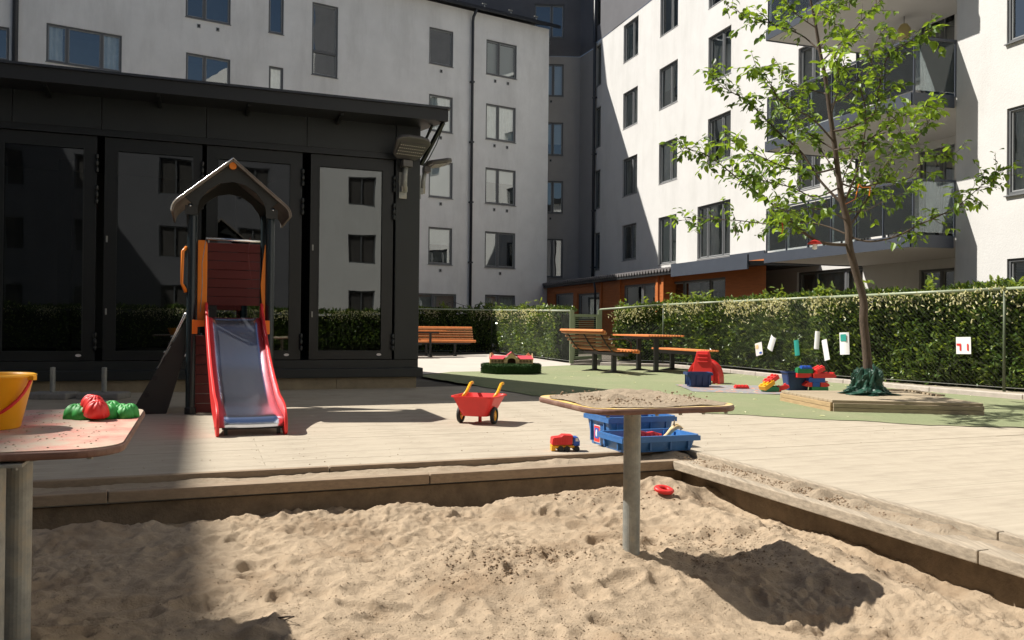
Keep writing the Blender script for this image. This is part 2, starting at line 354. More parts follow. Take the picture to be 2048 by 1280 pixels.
# kerb stones along the right hedge
kb = MB(); kpts = [gp(1200, 730.5), gp(1240, 732), gp(1340, 734.5), gp(1461, 746), gp(1565, 757), gp(1686, 767), gp(1858, 784), gp(2045, 800), gp(2300, 820)]
kr = struct(thing('kerb', kpts[0])); kr['kind'] = 'structure'
for i in range(len(kpts)-1):
    a, c = kpts[i], kpts[i+1]; L = (c-a).length; n = max(1, round(L/1.0))
    nn = Vector((-(c-a).y, (c-a).x, 0)).normalized(); nn = nn if nn.x > 0 else -nn
    for k in range(n):
        p, q = a.lerp(c, k/n), a.lerp(c, (k+1)/n); d = (q-p).normalized()*.004
        MB().bar(p+d+nn*.06+Z*.02, q-d+nn*.06+Z*.02, .12, .10).build('kerb_stone', 'kerb', kr, world=True, bevel=.01)

# ================================================================ BUILDINGS
class Facade:
    def __init__(s, P0, d, n): s.P0 = Vector((P0[0], P0[1], 0)); s.d = Vector((*d, 0)).normalized(); s.n = Vector((*n, 0)).normalized()
    def P(s, a, z, o=0.0): return s.P0+s.d*a+s.n*o+Z*z
    def at(s, px, py, o=0.0):
        r = ray(px, py); q = s.P0+s.n*o; t = (q.x*s.n.x+q.y*s.n.y)/(r.x*s.n.x+r.y*s.n.y)
        p = r*t; return ((p-q).dot(s.d), EYE+r.z*t)
    def rect(s, x0, y0, x1, y1, o=0.0):
        a, za = s.at(x0, y0, o); c, zc = s.at(x1, y1, o); return [min(a, c), max(a, c), min(za, zc), max(za, zc)]
    def box(s, mb, s0, s1, z0, z1, o0, o1, mi=0):
        return mb.hexa([s.P(s0, z0, o0), s.P(s1, z0, o0), s.P(s1, z0, o1), s.P(s0, z0, o1), s.P(s0, z1, o0), s.P(s1, z1, o0), s.P(s1, z1, o1), s.P(s0, z1, o1)], mi)
def wall(f, name, m, parent, s0, s1, z0, z1, holes, o=0.0, depth=0.12):
    hs = [h for h in holes if h[1] > s0 and h[0] < s1 and h[3] > z0 and h[2] < z1]
    xs = sorted({s0, s1, *[min(max(h[0], s0), s1) for h in hs], *[min(max(h[1], s0), s1) for h in hs]})
    zs = sorted({z0, z1, *[min(max(h[2], z0), z1) for h in hs], *[min(max(h[3], z0), z1) for h in hs]})
    mb = MB()
    for i in range(len(xs)-1):
        for j in range(len(zs)-1):
            cx, cz = (xs[i]+xs[i+1])/2, (zs[j]+zs[j+1])/2
            if any(h[0] < cx < h[1] and h[2] < cz < h[3] for h in hs): continue
            mb.quad(f.P(xs[i], zs[j], o), f.P(xs[i+1], zs[j], o), f.P(xs[i+1], zs[j+1], o), f.P(xs[i], zs[j+1], o))
    for h in hs:
        a, c, p, q = max(h[0], s0), min(h[1], s1), max(h[2], z0), min(h[3], z1)
        mb.quad(f.P(a, p, o), f.P(a, q, o), f.P(a, q, o-depth), f.P(a, p, o-depth)); mb.quad(f.P(c, p, o), f.P(c, q, o), f.P(c, q, o-depth), f.P(c, p, o-depth))
        mb.quad(f.P(a, q, o), f.P(c, q, o), f.P(c, q, o-depth), f.P(a, q, o-depth)); mb.quad(f.P(a, p, o), f.P(c, p, o), f.P(c, p, o-depth), f.P(a, p, o-depth))
    return mb.build(name, m, parent, world=True)
def window(f, parent, h, lights=2, o=0.0, cur=None, sill=True, vents=0, trans=None, first=None):
    a, c, p, q = h; W = c-a; rr = random.Random(int(a*1000+p*77)); fw = .055
    mb = MB(); g = .003
    f.box(mb, a+g, c-g, p+g, p+fw, o-.11, o-.03); f.box(mb, a+g, c-g, q-fw, q-g, o-.11, o-.03)
    f.box(mb, a+g, a+fw, p+fw, q-fw, o-.11, o-.03); f.box(mb, c-fw, c-g, p+fw, q-fw, o-.11, o-.03)
    cuts = [a+W*k/lights for k in range(lights+1)]
    if lights == 2: cuts[1] = a+W*(first if first else .58)
    if lights == 3: cuts[1] = a+W*.27; cuts[2] = a+W*.73
    for x in cuts[1:-1]: f.box(mb, x-.04, x+.04, p+fw, q-fw, o-.105, o-.035)
    if trans: f.box(mb, a+fw, c-fw, trans-.05, trans+.05, o-.105, o-.033)
    fr = mb.build('window', 'winframe', parent, world=True)
    sb = MB()                                # inner sash edges, paler
    for k in range(len(cuts)-1):
        x0 = cuts[k]+(.055 if k == 0 else .04); x1 = cuts[k+1]-(.055 if k == len(cuts)-2 else .04); e = .028
        f.box(sb, x0, x0+e, p+fw, q-fw, o-.10, o-.055); f.box(sb, x1-e, x1, p+fw, q-fw, o-.10, o-.055)
        f.box(sb, x0+e, x1-e, p+fw, p+fw+e, o-.10, o-.055); f.box(sb, x0+e, x1-e, q-fw-e, q-fw, o-.10, o-.055)
    sb.build('sash', 'winlight', fr, world=True)
    for k in range(len(cuts)-1):
        tilt = rr.uniform(-.004, .004)
        MB().quad(f.P(cuts[k]+.02, p+.03, o-.085+tilt), f.P(cuts[k+1]-.02, p+.03, o-.085-tilt), f.P(cuts[k+1]-.02, q-.03, o-.085-tilt*2), f.P(cuts[k]+.02, q-.03, o-.085)).build('pane', 'pane', fr, world=True)
    rb = MB(); D = o-1.2; g2 = .0
    rb.quad(f.P(a, p, D), f.P(c, p, D), f.P(c, q, D), f.P(a, q, D))
    for A1, B1 in (((a, p), (a, q)), ((c, p), (c, q)), ((a, p), (c, p)), ((a, q), (c, q))):
        rb.quad(f.P(A1[0], A1[1], o-.121), f.P(B1[0], B1[1], o-.121), f.P(B1[0], B1[1], D), f.P(A1[0], A1[1], D))
    rb.build('room', 'room', fr, world=True)
    if sill:
        MB().hexa([f.P(a-.02, p-.03, o+.002), f.P(c+.02, p-.03, o+.002), f.P(c+.02, p-.03, o+.05), f.P(a-.02, p-.03, o+.05),
                   f.P(a-.02, p-.001, o+.002), f.P(c+.02, p-.001, o+.002), f.P(c+.02, p-.012, o+.05), f.P(a-.02, p-.012, o+.05)]).build('sill', 'sill', fr, world=True)
    cur = cur or rr.choice(['blind', 'sides', 'none', 'curtain', 'none', 'half'])
    if cur in ('curtain', 'sides', 'green'):
        spans = [(a+.04, c-.04)] if cur != 'sides' else [(a+.04, a+.04+W*.25), (c-.04-W*.2, c-.04)]
        cb = MB()
        for x0, x1 in spans:
            n = max(8, int((x1-x0)/.035)); pr = None
            for k in range(n+1):
                x = x0+(x1-x0)*k/n; oo = o-.17+.025*math.sin(k*1.3)
                cu = (f.P(x, p+.02, oo), f.P(x, q-.02, oo))
                if pr: cb.quad(pr[0], cu[0], cu[1], pr[1])
                pr = cu
        cb.build('curtain', 'blindgreen' if cur == 'green' else 'curtain', fr, world=True)
    if cur in ('blind', 'half'):
        cb = MB(); zb = p+.03 if cur == 'blind' else p+(q-p)*rr.uniform(.35, .7); n = int((q-.04-zb)/.05)
        for k in range(n):
            zz = zb+.05*k; cb.quad(f.P(a+.05, zz, o-.19), f.P(c-.05, zz, o-.19), f.P(c-.05, zz+.045, o-.165), f.P(a+.05, zz+.045, o-.165))
        cb.build('blind', 'blind', fr, world=True)
    for k in range(vents):
        x = (a+c)/2+(k-(vents-1)/2)*W*.42
        vb = MB(); f.box(vb, x-.06, x+.06, p-.33, p-.19, o+.001, o+.02)
        vo = vb.build('vent', 'winlight', parent, world=True)
        vb = MB(); f.box(vb, x-.035, x+.035, p-.30, p-.21, o+.0205, o+.024); vb.build('vent_opening', 'black', vo, world=True)
    return fr
# ---- left apartment block (in shade)
LP = dp(1093, 600, 38.0)
fL = Facade((LP.x, LP.y), (-.85, -.527), (.527, -.85))
zEave = fL.at(1092, 57)[1]
BL = thing('apartment_building', fL.P(12, 0), 0, 'shaded off-white rendered apartment block behind the dark glass pavilion', 'building')
wl = [((93, 45, 243, 145), 3, 'sides', 0, None), ((-60, 42, 18, 122), 2, 'none', 0, None), ((372, -40, 461, 50), 2, 'none', 2, None), ((372, 104, 460, 192), 2, 'none', 0, None),
      ((538, -20, 567, 70), 1, 'none', 0, None), ((538, 131, 566, 212), 1, 'curtain', 0, None), ((625, 3, 675, 157), 1, 'none', 0, 105), ((859, 53, 906, 135), 1, 'none', 1, None),
      ((858, 187, 905, 267), 1, 'curtain', 1, None), ((858, 320, 905, 398), 1, 'blind', 1, None), ((857, 453, 904, 530), 1, 'half', 1, None), ((834, 586, 912, 645), 2, 'blind', 0, None),
      ((973, 78, 1033, 159), 2, 'blind', 2, None), ((972, 206, 1031, 286), 2, 'curtain', 2, None), ((971, 334, 1031, 412), 2, 'half', 2, None), ((970, 462, 1030, 537), 2, 'none', 1, None), ((970, 589, 1030, 645), 2, 'curtain', 0, None)]
holes = [fL.rect(*q[0]) for q in wl]
holes = [[h[0], h[1], max(h[2], .1), min(h[3], zEave-.3)] if h[3] > zEave else h for h in holes]
wall(fL, 'wall', 'plaster', BL, 0, 42, -.5, zEave, holes)
for q, h in zip(wl, holes): window(fL, BL, h, q[1], cur=q[2], vents=q[3], trans=(fL.at(650, q[4])[1] if q[4] else None))
mb = MB(); mb.hexa([fL.P(0, -.5, 0), fL.P(0, -.5, -.01), fL.P(0, -.5, -11), fL.P(.01, -.5, -11), fL.P(0, zEave, 0), fL.P(0, zEave, -.01), fL.P(0, zEave+2.5, -5.5), fL.P(.01, zEave, -11)])
MB().quad(fL.P(0, -.5), fL.P(0, -.5, -11), fL.P(0, zEave, -11), fL.P(0, zEave)).build('side_wall', 'plaster', BL, world=True)
mb = MB(); mb.hexa([fL.P(-.28, zEave+.02, .38), fL.P(42, zEave+.02, .38), fL.P(42, zEave+2.4, -6), fL.P(-.28, zEave+2.4, -6), fL.P(-.28, zEave+.14, .38), fL.P(42, zEave+.14, .38), fL.P(42, zEave+2.55, -6), fL.P(-.28, zEave+2.55, -6)])
rf = mb.build('roof', 'roofmetal', BL, world=True)
MB().tube([fL.P(-.3, zEave+.02, .44), fL.P(42, zEave+.02, .44)], .075, 8).build('gutter', 'pipe', BL, world=True, smooth=True)
for k in range(12):
    s_ = .8+1.35*k
    mb = MB(); mb.tube([fL.P(s_, zEave+.14, .2), fL.P(s_, zEave+.40, .12)], .02, 5).tube([fL.P(s_-.1, zEave+.38, .12), fL.P(s_+.1, zEave+.38, .12)], .03, 5)
    mb.build('snow_guard', 'steel', rf, world=True)
def downpipe(f, s_, z0, z1, parent, r=.06, o=.11, m='pipe', bend=True):
    mb = MB(); pts = [f.P(s_, z0, o), f.P(s_, z1-.5, o)]
    if bend: pts += [f.P(s_, z1-.3, o+.05), f.P(s_-.04, z1-.02, .40)]
    mb.tube(pts, r, 8)
    d = mb.build('downpipe', m, parent, world=True, smooth=True)
    kk = MB(); z = z0+1
    while z < z1-1: f.box(kk, s_-r-.02, s_+r+.02, z-.03, z+.03, .0, o+.07); z += 2.6
    kk.build('pipe_bracket', m, d, world=True)
downpipe(fL, fL.at(941, 300)[0], 0, zEave, BL); downpipe(fL, fL.at(30, 100)[0], 0, zEave, BL, r=.09)
# ---- back block (shaded, painted grey at the top)
K1 = dp(1186, 600, 38.3); K2 = dp(1156, 600, 39.7); K3 = Vector((-12, 38.9, 0))
fB = Facade((K2.x, K2.y), (K3.x-K2.x, K3.y-K2.y), (.03, -1)); fB.n = Vector((fB.d.y, -fB.d.x, 0)); fB.n = fB.n if fB.n.y < 0 else -fB.n
fC = Facade((K1.x, K1.y), (K2.x-K1.x, K2.y-K1.y), (0, -1)); fC.n = Vector((fC.d.y, -fC.d.x, 0)); fC.n = fC.n if fC.n.y < 0 else -fC.n
BB = thing('apartment_building', (K2.x, K2.y+3, 0), 0, 'recessed grey-topped apartment block in the shaded corner between the two white ones', 'building')
zp = fB.at(1120, 113)[1]
wb = [(1069, 8, 1128, 76), (1078, 127, 1127, 193), (1077, 244, 1126, 311), (1076, 361, 1126, 427), (1075, 477, 1125, 555)]
holes = [fB.rect(*q) for q in wb]
LB = (Vector((K3.x, K3.y, 0))-Vector((K2.x, K2.y, 0))).length
wall(fB, 'wall', 'midwall', BB, 0, LB, -.5, zp, holes); wall(fB, 'upper_wall', 'greywall', BB, 0, LB, zp, 23, holes, o=.02)
for q, h in zip(wb, holes): window(fB, BB, h, 2, cur='none' if q[1] > 300 else None, vents=1, first=.42)
LC = (K2-K1).length; LC = math.hypot(K2.x-K1.x, K2.y-K1.y)
wall(fC, 'wall', 'midwall', BB, 0, LC, -.5, zp, []); wall(fC, 'upper_wall', 'greywall', BB, 0, LC, zp, 23, [], o=.02)
# ---- right apartment block (sunlit)
Q0 = dp(1187, 600, 38.2)
fR = Facade((Q0.x, Q0.y), (.315, -.949), (-.949, -.315))
BR = thing('apartment_building', fR.P(12, 0, -2), 0, 'sunlit white apartment block with glass-fronted balconies beyond the hedge', 'building')
wr = [((1190, -20, 1202, 47), 1, None, 1), ((1190, 95, 1202, 168), 1, None, 1), ((1190, 218, 1201, 292), 1, None, 1), ((1189, 343, 1200, 415), 1, None, 1), ((1189, 467, 1199, 540), 1, None, 0),
      ((1247.5, 52, 1276.5, 107), 2, 'curtain', 1), ((1246.5, 188, 1275, 245), 2, 'curtain', 1), ((1245, 320, 1274, 385), 2, 'sides', 1), ((1244, 452, 1272, 518), 2, 'none', 0),
      ((1321, -15, 1356, 50), 2, 'blind', 1), ((1319, 139, 1355, 202), 2, 'half', 1), ((1318, 289, 1354, 357), 2, 'curtain', 2), ((1317, 436, 1352, 525), 2, 'green', 0),
      ((1418, -80, 1462, -12), 2, 'none', 1), ((1417, 76, 1462, 145), 2, 'curtain', 0), ((1416, 239, 1461, 315), 2, 'half', 0), ((1395, 414, 1460, 510), 3, 'curtain', 0),
      ((1597, 98, 1640, 160), 2, 'none', 0), ((1595, 302, 1640, 372), 2, 'none', 0), ((1594, 545, 1725, 640), 3, 'curtain', 0),
      ((1838, 40, 1908, 200), 2, 'none', 0), ((1836, 305, 1908, 480), 2, 'sides', 0), ((1838, 540, 1908, 640), 2, 'none', 0)]
holes = [fR.rect(*q[0]) for q in wr]
sBal0, sBal1 = fR.at(1530, 500, 3.0)[0], fR.at(1822, 480, 3.0)[0]
sBlk = fR.at(1912, 300, 2.0)[0]
zpr = fR.at(1190, 88)[1]
wall(fR, 'wall', 'white', BR, 0, sBlk, -.5, zpr, holes, o=0, depth=.16); wall(fR, 'upper_wall', 'greywall', BR, 0, sBlk, zpr, 23, holes, o=.02)
for q, h in zip(wr, holes): window(fR, BR, h, q[1], cur=q[2], vents=q[3] if q[0][0] < 1500 else 0, o=-.04)
# near block, standing forward
wn = [(2014, -8, 2014, 88), (2014, 218, 2014, 391), (2014, 518, 2014, 640)]; hn = []
for x0, y0, x1, y1 in wn:
    s_, z1 = fR.at(x0, y0, 2.0); z0 = fR.at(x0, y1, 2.0)[1]; hn.append([s_, s_+1.5, z0, z1])
s2 = hn[0][0]
for k in range(1, 7):
    for z0 in (1.0, 3.8, 6.6, 9.4): hn.append([s2+3.2*k, s2+3.2*k+1.5, z0+.2, z0+1.7])
wall(fR, 'near_wall', 'white', BR, sBlk, sBlk+34, -.5, 19, hn, o=2.0)
for i, h in enumerate(hn):
    if h[3] < 19: window(fR, BR, h, 2, o=2.0, cur=['none', 'sides', 'blind'][i] if i < 3 else None)
MB().quad(fR.P(sBlk, -.5, 2), fR.P(sBlk, -.5, 0), fR.P(sBlk, 19, 0), fR.P(sBlk, 19, 2)).build('side_wall', 'white', BR, world=True)
MB().quad(fR.P(0, 23, 0), fR.P(sBlk, 23, 0), fR.P(sBlk, 23, -11), fR.P(0, 23, -11)).quad(fR.P(sBlk, 19, 2), fR.P(sBlk+34, 19, 2), fR.P(sBlk+34, 19, -11), fR.P(sBlk, 19, -11)).build('roof', 'roofmetal', BR, world=True)
downpipe(fR, .12, 0, 23, BR, bend=False, r=.07)
downpipe(fR, sBal0-.1, 2.9, 23, BR, bend=False, r=.05)
# balconies
ob = 3.0
for lev, zt in enumerate((2.76, 5.56, 8.36, 11.16)):
    sE = sBlk-.02
    out = [(sBal0, .01), (sBal0, ob), (sBal1, ob), (sE, 2.05), (sE, .01)]
    mb = MB(); n = len(out)
    bot = [fR.P(a, zt-.20, o) for a, o in out]; top = [fR.P(a, zt, o) for a, o in out]
    mb.poly(list(reversed(bot)), 0); mb.poly(top, 0)
    for i in range(n): mb.quad(bot[i], bot[(i+1) % n], top[(i+1) % n], top[i], 0)
    bal = mb.build('balcony', 'soffit', BR, world=True)
    mb = MB()
    for (a, o), (c, p) in zip(out[:3], out[1:4]):
        A1, C1 = fR.P(a, zt-.10, o), fR.P(c, zt-.10, p); dd = (C1-A1).normalized(); nn = Vector((dd.y, -dd.x, 0)); 
        if nn.dot(fR.n) < -0.2: nn = -nn
        mb.bar(A1+nn*.015, C1+nn*.015, .03, .25)
    mb.build('fascia', 'bluegrey', bal, world=True)
    mb = MB()
    segs = []
    for i, ((a, o), (c, p)) in enumerate(zip(out[:3], out[1:4])):
        nseg = [2, 6, 1][i]
        for k in range(nseg):
            A1 = fR.P(a+(c-a)*k/nseg, zt, o+(p-o)*k/nseg-.05); C1 = fR.P(a+(c-a)*(k+1)/nseg, zt, o+(p-o)*(k+1)/nseg-.05)
            segs.append((A1, C1)); mb.bar(A1, A1+Z*1.12, .035, .035)
        mb.bar(fR.P(a, zt+1.12, o-.05), fR.P(c, zt+1.12, p-.05), .05, .035)
    mb.bar(C1, C1+Z*1.12, .035, .035)
    mb.build('railing', 'bluegrey', bal, world=True)
    for A1, C1 in segs:
        dd = (C1-A1).normalized()*.035
        MB().bar(A1+dd+Z*.58, C1-dd+Z*.58, .012, 1.0).build('glass_panel', 'balglass', bal, world=True)
# balcony furniture (a few shapes seen through the glass)
def bitem(px, py, o, name, label, cat, build):
    s_, z = fR.at(px, py, o); t = thing(name, fR.P(s_, z, o), math.atan2(fR.d.y, fR.d.x), label, cat); build(t); return t
s_c, _ = fR.at(1760, 450, 1.4)
t = thing('balcony_chair', fR.P(s_c, 2.761, 1.5), 1.0, 'dark chair with a pink cushion on the lowest balcony', 'chair')
MB().box((0, 0, .42), (.5, .5, .05)).build('seat', 'black', t); MB().box((0, .24, .7), (.5, .04, .55)).build('backrest', 'black', t)
for x in (-.22, .22):
    for y in (-.22, .22): MB().bar((x, y, 0), (x, y, .42), .03, .03).build('leg', 'black', t)
MB().box((0, -.02, .55), (.36, .3, .22)).build('cushion', 'pink', t, bevel=.06)
t = thing('balcony_table', fR.P(s_c-1.6, 2.761, 1.4), .3, 'dark table on the lowest balcony behind the tree', 'table')
MB().box((0, 0, .72), (1.2, .7, .04)).build('tabletop', 'black', t)
for x in (-.5, .5):
    for y in (-.3, .3): MB().bar((x, y, 0), (x, y, .70), .04, .04).build('leg', 'black', t)
t = thing('balcony_lantern', fR.P(fR.at(1808, 70, 1.0)[0], fR.at(1808, 80, 1.0)[1], 1.0), 0, 'pale slatted lantern hanging under the upper balcony', 'lantern')
MB().lathe([(0, 0), (.11, .0), (.14, .08), (.14, .26), (.08, .36), (0, .36)], 12).build('shade', 'cream', t, smooth=True)
MB().bar((0, 0, .36), (0, 0, .9), .01, .01).build('cord', 'black', t)
# ---- wooden annex
fA = Facade((fR.P(0, 0, 2.1).x, fR.P(0, 0, 2.1).y), (fR.d.x, fR.d.y), (fR.n.x, fR.n.y))
AX = thing('timber_annex', fA.P(6, 0), 0, 'low orange timber annex at the foot of the sunlit white block', 'building')
a0 = fA.at(1094, 600)[0]; a1 = fA.at(1205, 600)[0]; a2 = fA.at(1328, 600)[0]; a3 = fA.at(1532, 560, -.35)[0]
zA = 2.62
wa = [((1110, 588, 1145, 640), 1), ((1155, 588, 1197, 640), 1), ((1246, 571, 1308, 640), 2)]
ha = [fA.rect(*q[0]) for q in wa]
wall(fA, 'wall_core', 'orange', AX, a0, a2, -.3, zA+.2, ha, o=-.03)
mb = MB(); z = 0.0                      # horizontal boards, split round the windows
while z < zA:
    spans = [(a0, a2)]
    for h in ha:
        if h[2]-.06 < z+.06 < h[3]+.06:
            spans = [t for s_ in spans for t in ((s_[0], min(s_[1], h[0]-.05)), (max(s_[0], h[1]+.05), s_[1])) if t[1]-t[0] > .02]
    for s0, s1 in spans: fA.box(mb, s0, s1, z+.004, z+.116, -.028, -.004)
    z += .12
tag(mb.build('cladding_boards', 'orange', AX, world=True), kind='stuff')
for q, h in zip(wa, ha): window(fA, AX, h, q[1], cur='none', o=-.03, sill=False)
for px in (1203, 1240, 1316, 1327):
    s_ = fA.at(px, 600)[0]; mb = MB(); fA.box(mb, s_-.07, s_+.07, -.3, zA+.05, 0, .05); mb.build('corner_board', 'orange', AX, world=True)
# recessed porch right of a2
MB().quad(fA.P(a2, -.3, -.03), fA.P(a2, -.3, -.35), fA.P(a2, zA+.2, -.35), fA.P(a2, zA+.2, -.03)).build('porch_side', 'orange', AX, world=True)
hp = [fA.rect(1338, 565, 1450, 640, -.35)]
hp[0][2] = .05; hp[0][3] = 2.42
wall(fA, 'porch_wall', 'orange', AX, a2, a3, -.3, zA+.2, hp, o=-.35)
window(fA, AX, hp[0], 3, cur='none', o=-.35, sill=False)
for px in (1358, 1428):
    s_, z_ = fA.at(px, 583, -.75); t = MB().lathe([(0, -.10), (.1, -.08), (.18, .0), (.18, .02), (0, .06)], 14, fA.P(s_, z_, -.75)).build('bowl_lamp', 'cream', AX, world=True, smooth=True)
# roof
mb = MB(); z1 = zA+.02
mb.hexa([fA.P(a0-.3, zA, .2), fA.P(a3+.02, zA, .2), fA.P(a3+.02, zA+.06, -2.08), fA.P(a0-.3, zA+.06, -2.08), fA.P(a0-.3, zA+.12, .2), fA.P(a3+.02, zA+.12, .2), fA.P(a3+.02, zA+.22, -2.08), fA.P(a0-.3, zA+.22, -2.08)])
rfA = mb.build('roof', 'roofmetal', AX, world=True)
mb = MB(); at_ = fA.at(1345, 540, .2)[0]; s_ = a0-.3
while s_ < at_:                          # pantile ends along the eave
    mb.tube([fA.P(s_, zA+.16, .24), fA.P(s_, zA+.19, -.4), fA.P(s_, zA+.26, -2.06)], .075, 6); s_ += .21
tag(mb.build('roof_tiles', 'tile', rfA, world=True), kind='stuff')
for x0, x1, dz in ((1345, 1395, .10), (1395, 1460, .0), (1460, 1530, .16)):   # metal upstands against the facade
    s0, s1 = fR.at(x0, 520, .05)[0], fR.at(x1, 520, .05)[0]; mb = MB(); fR.box(mb, s0, s1-.02, 2.9, 3.16+dz, .02, .07); mb.build('metal_flashing', 'bluegrey', AX, world=True)
mb = MB(); fA.box(mb, at_, a3, zA-.10, zA+.30, .201, .26); mb.build('fascia', 'bluegrey', AX, world=True)
mb = MB(); s_ = fA.at(1196, 600)[0]; mb.tube([fA.P(s_, 0, .12), fA.P(s_, 2.3, .12), fA.P(s_, zA+.02, .17)], .045, 8); mb.build('downpipe', 'pipe', AX, world=True, smooth=True)
# ---- wings out of frame that close the courtyard
def plain_wing(P, d, n, L, H, label, mwall, dep=10):
    f = Facade(P, d, n); t = thing('apartment_building', f.P(L/2, 0), 0, label, 'building'); hs = []
    s_ = 1.5
    while s_ < L-2:
        z = 1.0
        while z < H-2: hs.append([s_, s_+1.4, z, z+1.45]); z += 2.8
        s_ += 3.3
    wall(f, 'wall', mwall, t, 0, L, -.5, H, hs)
    g = MB(); fr = MB()
    for h in hs:
        g.quad(f.P(h[0], h[2], -.1), f.P(h[1], h[2], -.1), f.P(h[1], h[3], -.1), f.P(h[0], h[3], -.1))
        for x in (h[0], (h[0]+h[1])/2-.03, h[1]-.06): f.box(fr, x+.003, x+.057, h[2]+.003, h[3]-.003, -.09, -.03)
        for z in (h[2], h[3]-.06): f.box(fr, h[0]+.06, h[1]-.06, z+.003, z+.057, -.09, -.032)
    g.build('window_panes', 'room', t, world=True); fr.build('window_frames', 'winframe', t, world=True)
    MB().hexa([f.P(0, H-.3, .3), f.P(L, H-.3, .3), f.P(L, H-.3, -dep), f.P(0, H-.3, -dep), f.P(0, H, .3), f.P(L, H, .3), f.P(L, H, -dep), f.P(0, H, -dep)]).build('roof', 'roofmetal', t, world=True)
    MB().quad(f.P(0, -.5), f.P(0, -.5, -dep), f.P(0, H-.3, -dep), f.P(0, H-.3)).quad(f.P(L, -.5), f.P(L, -.5, -dep), f.P(L, H-.3, -dep), f.P(L, H-.3)).quad(f.P(0, -.5, -dep), f.P(L, -.5, -dep), f.P(L, H-.3, -dep), f.P(0, H-.3, -dep)).build('side_walls', mwall, t, world=True)
pw = Vector((-1.17, 2.72, 0))+Vector((-.8, .2, 0))*17.1+Vector((.20, 0, 0))
pw = pw-V*24; WINGP = pw
plain_wing((pw.x-.3*U.x, pw.y-.3*U.y), (V.x, V.y), (U.x, U.y), 42, 17.0, 'white apartment wing closing the courtyard on the left, outside the view', 'plaster')
plain_wing((10.5, -13.55), (.95, .3), (-.3, .95), 22, 15, 'white apartment wing behind the viewer, mirrored in the pavilion glass', 'white')
plain_wing((-10, -20.2), (.95, .3), (-.3, .95), 21.3, 15, 'apartment wing added behind the viewer, dark grey to keep the mirrored pavilion panes dark', 'greywall')  # unseen, added so the left panes mirror something dark; grey stands for shade

# ================================================================ GLASS PAVILION
H0 = gp(836, 775)
fH = Facade((H0.x, H0.y), (-U.x, -U.y), (U.y, -U.x))
PV = thing('pavilion', fH.P(4, 0), 0, 'dark glazed pavilion with folding glass doors and a flat overhanging roof', 'pavilion')
zS0 = fH.at(700, 755)[1]; zS1 = fH.at(700, 720)[1]; zD = fH.at(788, 319)[1]; LH = 12.5
W_ = Vector((-.603, .798, 0))          # skewed right-hand side wall
def P2(s_, z, o): return fH.P(s_, z, o)
mb = MB()
s_ = 0
for k in range(11):
    m2 = MB(); fH.box(m2, .02+k*1.15, .02+(k+1)*1.15-.006, -.1, zS0-.002, -.30, -.03+random.uniform(-.002, .002)); m2.build('plinth_stone', 'plinth', PV, world=True)
mb = MB(); fH.box(mb, -.06, LH, zS0, zS0+.13, -.3, .05); mb.build('step_ledge', 'pav', PV, world=True, bevel=.01)
mb = MB(); fH.box(mb, 0, LH, zS0+.131, zS1, -.3, -.02); mb.build('base_panel', 'pav', PV, world=True)
sp = lambda px: fH.at(px, 500)[0]
s_post = sp(790)
mb = MB(); fH.box(mb, 0, s_post, zS1, 3.86, -.3, 0); mb.build('corner_post', 'pav', PV, world=True, bevel=.01)
